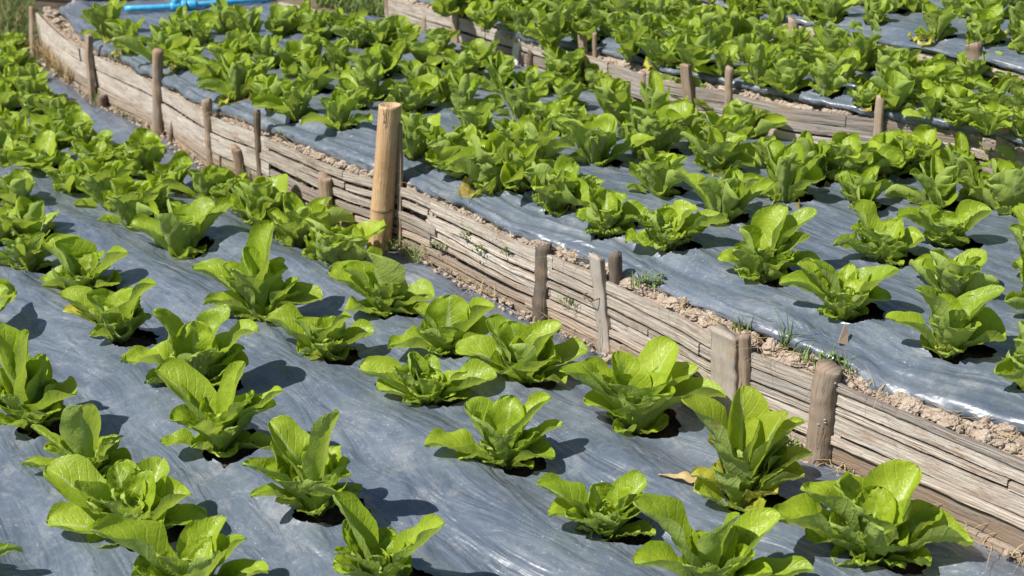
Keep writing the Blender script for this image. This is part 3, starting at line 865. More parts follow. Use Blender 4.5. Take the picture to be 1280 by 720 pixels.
build_film('front', 'grey plastic mulch film over the front bed below the plank wall', 'plastic film')
build_film('mid', 'grey plastic mulch film over the middle bed, its edge rolled above bare soil', 'plastic film')
build_film('upper', 'grey plastic mulch film over the upper bed behind the second wall', 'plastic film')
build_film('top', 'grey plastic mulch film over the topmost bed at upper right', 'plastic film')

# ------------------------------------------------------------------ ground sheet and terrace soil
def ground():
    n = 60
    V = []; F = []
    for i in range(n + 1):
        for j in range(n + 1):
            x = -1 + 2 * i / n; y = -1 + 2 * j / n
            X = 60 * x * abs(x) ** 1.2; Y = 8 + 60 * y * abs(y) ** 1.2
            V.append((X, Y, -.10 + .02 * nz(X * .8, Y * .8)))
    for i in range(n):
        for j in range(n):
            a = i * (n + 1) + j
            F.append((a, a + n + 1, a + n + 2, a + 1))
    tag(link('ground', mesh('ground', V, F), M['path']), kind='structure')
ground()

def soil_strip(name, A, zA, B, zB, back=.16, n=520, m=16, rough=.016):
    """bare soil from the top of a wall up to and under the film edge"""
    V = []; F = []
    for i in range(n + 1):
        s = A.L * i / n
        a = A.at(s) - A.nrm(s) * .012
        sb, _ = B.near(a)
        b = B.at(sb) - B.nrm(sb) * back
        for j in range(m + 1):
            f = j / m
            p = a.lerp(b, f)
            z = zA + (zB - zA) * smooth(0, .75, f)
            z += rough * (nz(p.x * 9, p.y * 9, 2) + .7 * nz(p.x * 24, p.y * 24, 5) + .5 * abs(nz(p.x * 50, p.y * 50, 8))) * smooth(0, .15, f)
            V.append((p.x, p.y, z))
    for i in range(n):
        for j in range(m):
            q = i * (m + 1) + j
            F.append((q, q + m + 1, q + m + 2, q + 1))
    # vertical cut face behind the planks
    b0 = len(V)
    K = 8
    for i in range(n + 1):
        s = A.L * i / n
        for j in range(K + 1):
            f = j / K
            dd = .014 + .018 * smooth(0, .12, f) + .010 * nz(s * 14, f * 4, 1) + .008 * nz(s * 40, f * 9, 4)
            p = A.at(s) - A.nrm(s) * dd if j else A.at(s) - A.nrm(s) * .012
            V.append((p.x, p.y, zA - f * (.26)))
    for i in range(n):
        for j in range(K):
            q = b0 + i * (K + 1) + j
            F.append((q, q + 1, q + K + 2, q + K + 1))
    tag(link('soil', mesh(name, V, F), M['soil']), kind='structure')
soil_strip('strip', front_wall, W1T - .012, film2_edge, .204)
soil_strip('strip', back_wall, W2T - .01, film3_edge, .375, n=300)
soil_strip('strip', top_wall, W3T - .01, film4_edge, .495, n=200)
# foot of the front wall: earth in the gutter
def foot(A, off0, off1, z0, z1, n=420):
    V = []; F = []; m = 10
    for i in range(n + 1):
        s = A.L * i / n
        for j in range(m + 1):
            f = j / m
            p = A.at(s) + A.nrm(s) * (off0 + (off1 - off0) * f)
            z = z0 + (z1 - z0) * f + .012 * nz(p.x * 12, p.y * 12, 3) + .008 * nz(p.x * 34, p.y * 34, 6)
            V.append((p.x, p.y, z))
    for i in range(n):
        for j in range(m):
            q = i * (m + 1) + j
            F.append((q, q + 1, q + m + 2, q + m + 1))
    tag(link('soil', mesh('foot', V, F), M['soil']), kind='structure')
foot(front_wall, -.03, .14, -.012, -.06)
foot(back_wall, -.03, .10, .235, .20)
foot(top_wall, -.03, .10, .40, .37)

def clods(name, items, mat, seed):
    rn = random.Random(seed)
    bm = bmesh.new(); bmesh.ops.create_icosphere(bm, subdivisions=2, radius=1)
    bv = [v.co.copy() for v in bm.verts]; bf = [tuple(v.index for v in f.verts) for f in bm.faces]; bm.free()
    bm = bmesh.new(); bmesh.ops.create_icosphere(bm, subdivisions=4, radius=1)
    bv2 = [v.co.copy() for v in bm.verts]; bf2 = [tuple(v.index for v in f.verts) for f in bm.faces]; bm.free()
    V = []; F = []
    for (x, y, z, r) in items:
        b0 = len(V); sx, sy, sz = rn.uniform(.8, 1.3), rn.uniform(.8, 1.3), rn.uniform(.6, .95)
        o = rn.uniform(0, 99); rt = Matrix.Rotation(rn.uniform(0, 6.28), 3, 'Z')
        big = r > .011
        for v in (bv2 if big else bv):
            k = 1 + (.16 * noise.noise(v * 7 + Vector((o, 9, 0))) + .08 * noise.noise(v * 15 + Vector((o, 9, 0))) if big else 0) + .42 * noise.noise(v * 1.3 + Vector((o, 0, 0))) + .22 * noise.noise(v * 3.4 + Vector((o, 5, 0)))
            p = rt @ Vector((v.x * sx * k * r, v.y * sy * k * r, v.z * sz * k * r))
            V.append((p.x + x, p.y + y, p.z + z))
        F += [tuple(q + b0 for q in f) for f in (bf2 if big else bf)]
    me = mesh(name, V, F)
    o = link('soil_clods', me, mat, smooth=False)
    tag(o, kind='stuff')
    return o
def strip_items(A, B, z, cnt, rn, rmin, rmax, s0=0.0, s1=1.0, inner=.03):
    out = []
    for _ in range(cnt):
        s = A.L * rn.uniform(s0, s1)
        a = A.at(s) - A.nrm(s) * .02
        sb, d = B.near(a)
        b = B.at(sb) - B.nrm(sb) * inner
        p = a.lerp(b, rn.uniform(.0, 1))
        r = rmin + (rmax - rmin) * rn.random() ** 3.2
        out.append((p.x, p.y, z + r * .35, r))
    return out
rn = random.Random(11)
it = strip_items(front_wall, film2_edge, .196, 4200, rn, .0025, .009, inner=-.004) + strip_items(front_wall, film2_edge, .196, 620, rn, .006, .024, .48, .97, inner=-.006)
clods('front_clods', it, M['clod'], 1)
tag(bpy.data.objects[-1] if False else col.objects['soil_clods'], 'crumbly pinkish clods lying between the plank wall and the film edge', 'soil clods', None, 'stuff')
it = strip_items(back_wall, film3_edge, .362, 900, rn, .004, .020, inner=0) + strip_items(top_wall, film4_edge, .485, 260, rn, .005, .018, inner=0)
o = clods('upper_clods', it, M['clod'], 2)
tag(o, 'pale clods along the top of the second and third walls', 'soil clods', None, 'stuff')
it = []
for _ in range(900):
    s = front_wall.L * rn.random()
    p = front_wall.at(s) + front_wall.nrm(s) * rn.uniform(.012, .06)
    r = .002 + .008 * rn.random() ** 3
    it.append((p.x, p.y, .002 + r * .3, r))
o = clods('foot_clods', it, M['clod'], 3)
tag(o, 'small crumbs of earth along the foot of the plank wall', 'soil clods', None, 'stuff')
it = []
for p, s in sum((SHEETS[k]['holes'] for k in ('front', 'mid')), []):
    for _ in range(9):
        a = rn.uniform(0, 6.28); d = rn.uniform(.01, .05)
        r = .003 + .007 * rn.random() ** 2
        it.append((p.x + .015 + d * math.cos(a), p.y + d * math.sin(a), p.z - .022, r))
o = clods('hole_clods', it, M['dark_soil'], 4)
tag(o, 'moist crumbs of soil, coloured darker for shade, inside the planting holes', 'soil clods', None, 'stuff')
# earth pressed between the open slats of the front wall
it = []
for _ in range(1500):
    s = front_wall.L * rn.uniform(.25, .62)
    p = front_wall.at(s) + front_wall.nrm(s) * rn.uniform(-.016, -.004)
    it.append((p.x, p.y, rn.uniform(.01, .19), .004 + .010 * rn.random() ** 2))
o = clods('slat_clods', it, M['clod'], 5)
tag(o, 'earth crumbs showing through the gaps between the wall slats', 'soil clods', None, 'stuff')

# ------------------------------------------------------------------ plank walls
def s_at_px(Cv, px, z):
    """arc length of the wall where it crosses a photo column"""
    best = None
    for i in range(0, 1201):
        s = Cv.L * i / 1200
        p = Cv.at(s)
        D = p.y * math.cos(PITCH) + (CAM_H - z) * math.sin(PITCH)
        x = 640 + FPX * p.x / D
        if best is None or abs(x - px) < best[0]: best = (abs(x - px), s)
    return best[1]

def plank(parent, Cv, s0, s1, z0, z1, off, mat, seed, warp=.006, th=.010, name='plank'):
    rn = random.Random(seed)
    n = max(6, int((s1 - s0) / .013)); m = 7
    V = []; F = []; UV = []
    tz0, tz1 = rn.uniform(-warp, warp), rn.uniform(-warp, warp)
    ring = 2 * (m + 1)
    for i in range(n + 1):
        f = i / n
        s = s0 + (s1 - s0) * f
        c = Cv.at(s); nn = Cv.nrm(s)
        dz = tz0 * (1 - f) + tz1 * f + .004 * nz(s * 2.5, seed * 3.1)
        zb = z0 + dz + .0022 * nz(s * 11, seed * 1.3, 2) + .0015 * nz(s * 40, seed, 3)
        zt = z1 + dz + .0024 * nz(s * 9, seed * 2.3, 5) + .0018 * nz(s * 46, seed, 9)
        of = off + .003 * nz(s * 1.8, seed * 5.7)
        e = 1.0
        for j in range(m + 1):
            g = j / m
            bulge = .0016 * nz(s * 6, g * 5 + seed, 1) + .0014 * nz(s * 12, g * 34 * (z1 - z0) / .03 + seed, 4) - (.0006 if j in (0, m) else 0)
            p = c + nn * (of + bulge)
            V.append((p.x, p.y, zb + (zt - zb) * g)); UV.append((s, g * (z1 - z0) + z0))
        for j in range(m + 1):
            g = 1 - j / m
            p = c + nn * (of - th)
            V.append((p.x, p.y, zb + (zt - zb) * g)); UV.append((s, g * (z1 - z0) + z0 + .3))
    for i in range(n):
        for j in range(ring):
            a = i * ring + j; b = i * ring + (j + 1) % ring
            F.append((a, a + ring, b + ring, b))
    F.append(tuple(range(ring))); F.append(tuple(n * ring + q for q in reversed(range(ring))))
    me = mesh('plank', V, F, UV)
    o = link(name, me, mat, parent, smooth=False)
    return o

fw = empty('plank_wall', (front_wall.at(front_wall.L * .5).x, front_wall.at(front_wall.L * .5).y, 0))
tag(fw, 'weathered plank retaining wall curving from top left down to the right edge', 'retaining wall')
def wparent(o, par):
    o.parent = par
    o.matrix_parent_inverse = Matrix.Translation(par.location).inverted()
rn = random.Random(21)
pid = 0
def section(wall, Cv, xa, xb, ztop, courses, mats, jlen=(.7, 1.4), gap=.003, base=0.0):
    """courses: heights from the top down"""
    global pid
    sa, sb = s_at_px(Cv, xa, ztop), s_at_px(Cv, xb, ztop)
    z = ztop
    for ci, (h, g) in enumerate(courses):
        s = sa + (rn.uniform(-.2, .0) if ci else 0)
        s = max(s, 0)
        dz_ = 0
        first = True
        while s < sb - .05:
            e = min(s + rn.uniform(*jlen), sb + rn.uniform(-.03, .05))
            if sb - e < .25: e = sb + rn.uniform(-.02, .05)
            e = min(e, Cv.L)
            pid += 1
            o = plank(None, Cv, s, e, z - h, z - .0006, .008 + rn.uniform(0, .011), rn.choice(mats), pid, warp=g * .8)
            wparent(o, wall)
            s = e + rn.uniform(.002, .008)
        z -= h + g
pl, pg = M['plank'], M['plank_grey']
section(fw, front_wall, 47, 330, W1T, [(.058, .004), (.074, .004), (.044, .004), (.03, .0)], [pl], (.9, 1.6))
section(fw, front_wall, 334, 540, W1T, [(.030, .012), (.022, .007), (.026, .015), (.024, .008), (.022, .012), (.03, 0)], [pl, pl, pg], (.5, 1.0))
section(fw, front_wall, 543, 690, W1T, [(.040, .006), (.022, .009), (.018, .009), (.024, .007), (.018, .010), (.022, .007), (.024, 0)], [pl], (.5, .9))
section(fw, front_wall, 693, 1040, W1T, [(.034, .0045), (.030, .005), (.018, .006), (.034, .005), (.020, .005), (.028, .005), (.03, 0)], [pl, pl, pl, pg], (.3, .8))
section(fw, front_wall, 1042, 1560, W1T + .004, [(.018, .003), (.032, .0045), (.016, .004), (.044, .005), (.022, .005), (.046, .004), (.05, 0)], [pl, pl, pl, pg], (.45, .9))

bw = empty('plank_wall', (back_wall.at(back_wall.L * .5).x, back_wall.at(back_wall.L * .5).y, .24))
tag(bw, 'second plank retaining wall, greyer, between the middle and upper beds', 'retaining wall')
section(bw, back_wall, 484, 820, W2T, [(.055, .005), (.040, .005), (.040, .004), (.03, 0)], [pl, pg, pl], (.8, 1.4))
section(bw, back_wall, 822, 1500, W2T, [(.042, .005), (.034, .004), (.032, .004), (.04, 0)], [pg, pg, pl], (.7, 1.3))
tw = empty('plank_wall', (top_wall.at(top_wall.L * .5).x, top_wall.at(top_wall.L * .5).y, .4))
tag(tw, 'third low plank wall mostly hidden by lettuces near the upper right corner', 'retaining wall')
section(tw, top_wall, 800, 1500, W3T, [(.030, .004), (.030, .004), (.03, .003)], [pg, pl], (.7, 1.3))

# wall across the far left end, mostly cut by the top of the picture
far_wall = Curve([P(x, y, .24) for x, y in [(-160, 6), (0, 6), (95, 7), (200, 3), (300, 1), (390, 5), (470, 4)]])
lw = empty('plank_wall', (far_wall.at(1).x, far_wall.at(1).y, .2))
tag(lw, 'dark brown plank wall at the top left edge behind the blue pipe', 'retaining wall')
section(lw, far_wall, 44, 300, .44, [(.05, .004), (.05, .006), (.05, .004), (.05, .004)], [M['plank_dark']], (.9, 1.6))
# end of the front wall turning away at the corner
c0 = front_wall.at(0)
turn = Curve([(c0.x - .02, c0.y - .0), (c0.x - .02 + .10, c0.y + .35), (c0.x + .2, c0.y + .8)])

# ------------------------------------------------------------------ stakes
def stake(px, ytop, xb, yb, wpx, label, mat='stake', flat=.8, Cv=front_wall, out=.03, zground=0.0, seed=0, name='stake', bend=.20, nodes=None, knobs=0, cat='stake', behind=False, half=False, group=None):
    """round or split stake; its foot stands just in front of (or behind) the planks"""
    rn = random.Random(seed + int(px))
    # where the photo column meets the wall, moved out of its face
    ztp = {id(front_wall): W1T, id(back_wall): W2T, id(top_wall): W3T}.get(id(Cv), .3)
    s = s_at_px(Cv, (px + xb) / 2, ztp)
    q = Cv.at(s) + Cv.nrm(s) * (out if not behind else -.03)
    sb_ = s_at_px(Cv, xb + (xb - px) * .3, ztp)
    qb = Cv.at(sb_) + Cv.nrm(sb_) * (out if not behind else -.03)
    D = q.y * math.cos(PITCH) + (CAM_H - zground - .1) * math.sin(PITCH)
    w_ = wpx * D / FPX
    # heights from pixels at that distance
    def zy(py):
        cp, sp = math.cos(PITCH), math.sin(PITCH)
        b = (360 - py) / FPX
        return CAM_H + q.y * (-sp + b * cp) / (cp + b * sp)
    def xx(pxx, z):
        DD = q.y * math.cos(PITCH) + (CAM_H - z) * math.sin(PITCH)
        return (pxx - 640) / FPX * DD
    zt = zy(ytop); zb = zy(yb)
    zb_ = min(zb, zground) - .05
    top = Vector((xx(px, zt), q.y, zt)); foot_ = Vector((xx(xb, zb), min(q.y, qb.y + (0 if abs(px - xb) > 5 else 9)), zb))
    dv = (foot_ - top) / max(.02, (zt - zb)); foot_ = top + dv * (zt - zb_)
    root = None
    H = zt - zb_
    n = max(8, int(H / .009)); m = 26
    V = []; F = []; UV = []
    ang = math.atan2(Cv.tan(s).y, Cv.tan(s).x)
    ca, sa = math.cos(ang), math.sin(ang)
    for i in range(n + 1):
        f = i / n
        c = foot_.lerp(top, f)
        bx = bend * w_ * .5 * math.sin(f * 3.1 + seed) + (0 if nodes else .12) * w_ * nz(f * 4, seed * 2.2)
        r = w_ * .5 * (1.03 - .06 * f) * (1 + (.012 if nodes else .13) * nz(f * 9, seed))
        if nodes:
            for nf in nodes:
                r *= 1 + .055 * math.exp(-((f - nf) * H / .006) ** 2)
        for j in range(m):
            a = 2 * math.pi * j / m
            rr_ = r * (1 + (.13 * nz(math.cos(a) * 2.6, math.sin(a) * 2.6 + f * 2.5, seed) + .05 * nz(math.cos(a) * 7, math.sin(a) * 7, f * 12 + seed) if not nodes else .006 * nz(math.cos(a), f * 8)))
            if i == n and not nodes: rr_ *= .93
            x, y = rr_ * math.cos(a), rr_ * math.sin(a) * flat
            if flat < .7:
                # boxy split board
                x = r * max(-1, min(1, 1.35 * math.cos(a))); y = r * flat * max(-1, min(1, 1.35 * math.sin(a)))
            zt_ = c.z + ((.01 if nodes else .06) * w_ * nz(x * 80, y * 80, seed) + (0 if nodes else x * (.10 if flat < .7 else .45) * math.sin(seed * 3)) + ((0 if nodes else 1) * .10 * w_ * nz(x * 200, y * 200, seed)) if i == n else 0)
            V.append((c.x + bx + x * ca - y * sa, c.y + x * sa + y * ca, zt_)); UV.append((f * H, (j / m if j <= m / 2 else 1 - j / m) * w_ * 1.57))
    for i in range(n):
        for j in range(m):
            a = i * m + j; b = i * m + (j + 1) % m
            F.append((a, b, b + m, a + m))
    cb = [len(V)]
    org = foot_
    body_top = None
    V_ = [(v[0] - org.x, v[1] - org.y, v[2] - org.z) for v in V]
    if nodes:
        # hollow culm: inner wall going down
        t0 = n * m
        cx = sum(V_[t0 + j][0] for j in range(m)) / m; cy = sum(V_[t0 + j][1] for j in range(m)) / m
        k0 = len(V_)
        for j in range(m):
            v = V_[t0 + j]; V_.append((cx + (v[0] - cx) * .80, cy + (v[1] - cy) * .80, v[2] + .0005)); UV.append(UV[t0 + j])
        for j in range(m):
            v = V_[k0 + j]; V_.append((v[0], v[1], v[2] - .06)); UV.append(UV[t0 + j])
        for j in range(m):
            b = (j + 1) % m
            F.append((t0 + j, t0 + b, k0 + b, k0 + j)); F.append((k0 + j, k0 + b, k0 + m + b, k0 + m + j))
        F.append(tuple(k0 + m + j for j in range(m)))
    else:
        F.append(tuple(n * m + j for j in range(m)))
    me = mesh(name, V_, F, UV)
    me.materials.append(M[mat])
    if nodes or knobs:
        r0 = empty(name, org)
        o = link('culm' if nodes else 'shaft', me, None, r0)
        if nodes:
            for nf in nodes:
                if nf > .97 or nf < .1: continue
                vv, ff, uu = [], [], []
                cc = foot_.lerp(top, nf) - org
                for ii in range(5):
                    rz = (ii - 2) * .0028
                    rq = w_ * .5 * (1.045 + .03 * math.cos((ii - 2) * .9))
                    for j in range(24):
                        a = 2 * math.pi * j / 24
                        vv.append((cc.x + bend * 0 + rq * math.cos(a), cc.y + rq * math.sin(a), cc.z + rz)); uu.append((rz, j / 24))
                for ii in range(4):
                    for j in range(24):
                        a = ii * 24 + j; b = ii * 24 + (j + 1) % 24
                        ff.append((a, b, b + 24, a + 24))
                link('node_ring', mesh('node_ring', vv, ff, uu), M['bamboo_node'], r0)
        for kk in range(knobs):
            f = rn.uniform(.25, .95); a = rn.uniform(-2.6, -.5)
            cc = foot_.lerp(top, f) - org
            bm = bmesh.new(); bmesh.ops.create_icosphere(bm, subdivisions=2, radius=w_ * .052)
            for v in bm.verts:
                v.co *= 1 + .3 * nz(v.co.x * 300, v.co.y * 300, kk)
                v.co.z *= .8
                v.co += Vector((cc.x + bend * w_ * .5 * math.sin(f * 3.1 + seed) + w_ * .5 * math.cos(a), cc.y + w_ * .5 * math.sin(a) * flat, cc.z))
            mm = bpy.data.meshes.new('knob'); bm.to_mesh(mm); bm.free()
            link('twig_stub', mm, M['stake_pale'], r0)
        tag(r0, label, cat, group)
        return r0
    o = link(name, me, None, None)
    o.location = org
    tag(o, label, cat, group)
    return o

GS = 'wooden stakes holding the front plank wall'
stake(40, 8, 50, 72, 7, 'thin leaning stake at the far left corner of the front plank wall', 'stake', .9, seed=1, group=GS)
stake(112, 43, 120, 132, 11, 'square brown stake nailed to the wall, second from the left corner', 'stake', .65, seed=2, group=GS)
stake(129, 119, 131, 146, 15, 'short dark stump standing in front of the left part of the wall', 'stake_dark', .9, out=.06, seed=3, group=GS)
stake(196, 62, 202, 184, 14, 'round pale pole rising high above the left half of the wall', 'stake', .95, seed=4, group=GS)
stake(194, 144, 195, 178, 5, 'thin dark rod left of the round pale pole', 'stake_dark', .9, out=.055, seed=5, group=GS)
stake(217, 144, 210, 190, 6, 'thin dark rod right of the round pale pole', 'stake_dark', .9, out=.055, seed=6, group=GS)
stake(260, 124, 263, 206, 13, 'brown stake level with the plank tops, right of the round pale pole', 'stake', .95, seed=7, group=GS)
stake(297, 184, 299, 222, 14, 'broken low stump against the foot of the wall among weeds', 'stake', .85, out=.05, seed=8, group=GS)
stake(321, 138, 326, 224, 10, 'dark thin post where the wide planks meet the open slats', 'stake_dark', .8, seed=9, group=GS)
stake(405, 219, 413, 280, 19, 'stubby split stake left of the tall bamboo post', 'stake', .9, out=.05, seed=10, group=GS)
stake(487, 131, 476, 297, 29, 'tall thick tan bamboo post with a ringed joint in front of the slats', 'bamboo', 1.0, out=.065, seed=11, name='bamboo_post', bend=.05, nodes=[.34], cat='post')
stake(500, 154, 500, 240, 7, 'thin grey batten standing right behind the tall bamboo post', 'stake', .6, out=.02, seed=12, group=GS, bend=.05)
stake(681, 307, 672, 404, 25, 'dark worm-eaten leaning stake in the middle of the wall', 'stake_dark', .8, seed=13, group=GS)
stake(747, 319, 757, 432, 21, 'flat light grey board stake tied with wire, middle of the wall', 'stake_pale', .42, seed=14, group=GS, bend=.08)
stake(770, 316, 772, 352, 18, 'stub behind the planks beside the flat grey board stake', 'stake_dark', .9, behind=True, seed=15, group=GS)
stake(908, 414, 910, 492, 42, 'wide pale half bamboo stake with a rounded lower notch', 'stake_pale', .42, seed=16, group=GS, bend=.05)
stake(930, 418, 932, 498, 17, 'dark ridged stake right against the wide pale half bamboo', 'stake', .9, seed=17, group=GS, out=.035, bend=.1)
stake(1034, 458, 1018, 584, 34, 'thick knobbly grey branch stake before the right end of the wall', 'stake', .95, seed=18, group=GS, out=.045, knobs=7)
GB = 'wooden stakes holding the second plank wall'
B = dict(Cv=back_wall, zground=.24, group=GB)
stake(484, -6, 486, 26, 10, 'brown post at the left end of the second wall', 'stake', .9, seed=31, **B)
stake(533, 20, 531, 42, 12, 'low dark stump in front of the second wall near its left end', 'stake', .9, seed=32, **B)
stake(573, 9, 571, 56, 13, 'upright square post, second wall, left of the white topped stake', 'stake', .65, seed=33, **B)
stake(650, 26, 646, 76, 14, 'pale grey flat stake standing highest above the second wall', 'stake_white', .5, seed=34, bend=.05, **B)
stake(663, 64, 663, 90, 9, 'dark round stump right of the pale grey flat stake', 'stake_dark', .9, seed=35, out=.05, Cv=back_wall, zground=.24, group=GB)
stake(652, 66, 653, 90, 6, 'thin brown stump under the pale grey flat stake', 'stake', .9, seed=36, out=.05, Cv=back_wall, zground=.24, group=GB)
stake(727, 44, 727, 92, 11, 'brown square post before the middle of the second wall', 'stake', .65, seed=37, **B)
stake(743, 41, 743, 66, 7, 'thin stub behind the brown square post', 'stake', .8, seed=38, behind=True, Cv=back_wall, zground=.24, group=GB)
stake(805, 90, 806, 116, 9, 'grey stub between the large upright lettuce and the second wall', 'plank_grey', .8, seed=39, **B)
stake(858, 80, 862, 122, 13, 'orange brown square stake against the second wall film edge', 'stake', .65, seed=40, **B)
stake(912, 84, 912, 118, 11, 'short weathered stake right of the orange brown one', 'plank_grey', .8, seed=41, **B)
stake(1100, 119, 1098, 182, 12, 'grey double post wired to the second wall, right part', 'plank_grey', .8, seed=42, **B)
stake(1113, 121, 1112, 150, 6, 'thin grey stub just right of the wired double post', 'plank_grey', .8, seed=43, behind=True, Cv=back_wall, zground=.24, group=GB)
stake(1256, 150, 1250, 192, 20, 'broad grey block-like stake near the right edge of the second wall', 'plank_grey', .7, seed=44, **B)
GT3 = 'stakes of the third wall'
stake(1218, 54, 1218, 80, 23, 'broad grey stump at the third wall near the upper right corner', 'plank_grey', .8, Cv=top_wall, zground=.42, seed=51, group=GT3)
stake(992, 24, 992, 46, 13, 'small pinkish stump at the third wall near the top edge', 'plank_grey', .8, Cv=top_wall, zground=.42, seed=52, group=GT3)
GL = 'posts at the far left end of the beds'
stake(96, -6, 95, 17, 14, 'stout round post at the top left corner before the dark planks', 'stake_pale', .95, Cv=far_wall, zground=.22, seed=61, group=GL)
stake(383, -12, 384, 12, 7, 'thin dark post at the top edge right of the blue pipe', 'stake_dark', .9, Cv=far_wall, zground=.22, seed=62, group=GL)

# ------------------------------------------------------------------ tubes: wire tie, pipe
def tube(pts, r, m=8):
    V = []; F = []
    n = len(pts)
    for i, p in enumerate(pts):
        t = (pts[min(i + 1, n - 1)] - pts[max(i - 1, 0)]).normalized()
        a = t.cross(Vector((0, 0, 1)))
        if a.length < .1: a = t.cross(Vector((1, 0, 0)))
        a.normalize(); b = t.cross(a)
        rr_ = r[i] if isinstance(r, list) else r
        for j in range(m):
            an = 2 * math.pi * j / m
            V.append(p + a * rr_ * math.cos(an) + b * rr_ * math.sin(an))
    for i in range(n - 1):
        for j in range(m):
            q = i * m + j; w_ = i * m + (j + 1) % m
            F.append((q, w_, w_ + m, q + m))
    F.append(tuple(reversed(range(m)))); F.append(tuple((n - 1) * m + j for j in range(m)))
    return V, F
s = s_at_px(front_wall, 752, W1T)
pts = []
for i in range(14):
    ss = s - .028 + .056 * i / 13
    p = front_wall.at(ss) + front_wall.nrm(ss) * (.022 + .030 * max(0.0, math.sin(math.pi * i / 13)) ** .5)
    pts.append(Vector((p.x, p.y, .150 + .004 * math.sin(i * 1.1))))
V, F = tube(pts, .0016, 6)
o = link('wire_tie', mesh('wire', V, F), M['wire'])
tag(o, 'rusty wire looped around the flat grey board stake', 'wire')

# blue water pipe with its couplings across the far end of the middle bed
zp = .285
a, b = P(148, 17, zp), P(350, 1, zp)
pr = empty('water_pipe', P(165, 13, zp))
tag(pr, 'bright blue plastic water pipe with fat couplings lying behind the middle bed', 'pipe')
def child_tube(name, pts, r, mat, m=14):
    V, F = tube(pts, r, m)
    o = link(name, mesh(name, [v - pr.location for v in V], F), mat, pr)
    return o
def lp(f): return P(156 + 190 * f, 11 - 12 * f + 1.2 * math.sin(f * 5), zp)
child_tube('pipe', [lp(i / 20) for i in range(21)], .015, M['pipe'])
def cpl(f0, f1, r):
    child_tube('coupling', [lp(f0 + (f1 - f0) * i / 5) for i in range(6)], [r * .9, r, r, r, r, r * .9], M['pipe'])
cpl(.30, .37, .023); cpl(.37, .405, .031); cpl(.41, .47, .025)
child_tube('tee', [lp(.335) + Vector((0, 0, .0)), lp(.335) + Vector((.0, .01, .05))], .02, M['pipe'])

# ------------------------------------------------------------------ film scraps, dry leaf, small litter
yl = ([], [], [])
leaf_geo(yl, 0, 0, R(6), R(-8), .105, .026, .6, .12, .002, 0, 5, .3)
o = link('dry_leaf', to_mesh('dry_leaf', yl, M['straw']))
p = on_bed('front', 823, 596)
o.location = p + Vector((0, 0, .006)); o.rotation_euler = (0, 0, R(-28))
tag(o, 'dry tan leaf lying on the film left of the spotted tall lettuce', 'dry leaf')
yl = ([], [], [])
leaf_geo(yl, 0, 0, R(8), R(-5), .03, .018, .6, .12, .001, 0, 7, .3)
o = link('dry_leaf', to_mesh('dry_leaf', yl, M['straw']))
o.location = on_bed('mid', 541, 210) + Vector((0, 0, .004)); o.rotation_euler = (0, 0, R(-150))
tag(o, 'small orange dry leaf on the film edge right of the bamboo post', 'dry leaf')
# splintered wood chip sticking out of the film edge
V = [(-.012, 0, 0), (.012, .002, 0), (.009, .004, .03), (-.004, .001, .048), (-.012, .006, 0), (.012, .008, 0), (.009, .009, .03), (-.004, .006, .048)]
F = [(0, 1, 2, 3), (5, 4, 7, 6), (1, 5, 6, 2), (0, 3, 7, 4), (3, 2, 6, 7), (0, 4, 5, 1)]
o = link('wood_chip', mesh('chip', V, F, [(0, 0)] * 8), M['stake'], smooth=False)
o.location = P(1054, 430, .245)
o.rotation_euler = (R(-30), R(15), 0)
tag(o, 'small pointed wood chip lying on the film edge above the bare clods', 'wood chip')

# ------------------------------------------------------------------ weeds and grass
def blades(name, items, mat, seed):
    rn = random.Random(seed)
    V = []; F = []
    for (x, y, z, h, wd, lean) in items:
        a = rn.uniform(0, 6.28); dx, dy = math.cos(a), math.sin(a)
        px_, py_ = -dy, dx
        b0 = len(V); K = 5
        for i in range(K + 1):
            t = i / K
            w_ = wd * (1 - t ** 1.6) + .0002
            cx = x + dx * lean * h * t ** 1.8; cy = y + dy * lean * h * t ** 1.8; cz = z + h * t * (1 - .25 * lean * t)
            V.append((cx + px_ * w_, cy + py_ * w_, cz)); V.append((cx - px_ * w_, cy - py_ * w_, cz))
        for i in range(K):
            q = b0 + 2 * i
            F.append((q, q + 1, q + 3, q + 2))
    return link(name, mesh(name, V, F), mat)
def tuft(c, n, h, spread, rn, wd=.0016):
    return [(c.x + rn.gauss(0, spread), c.y + rn.gauss(0, spread), c.z, h * rn.uniform(.5, 1.2), wd * rn.uniform(.6, 1.3), rn.uniform(.2, 1.1)) for _ in range(n)]
rn = random.Random(77)
def wall_pt(px, yoff, z, Cv=front_wall, ztp=W1T):
    s = s_at_px(Cv, px, ztp)
    q = Cv.at(s) + Cv.nrm(s) * yoff
    return Vector((q.x, q.y, z))
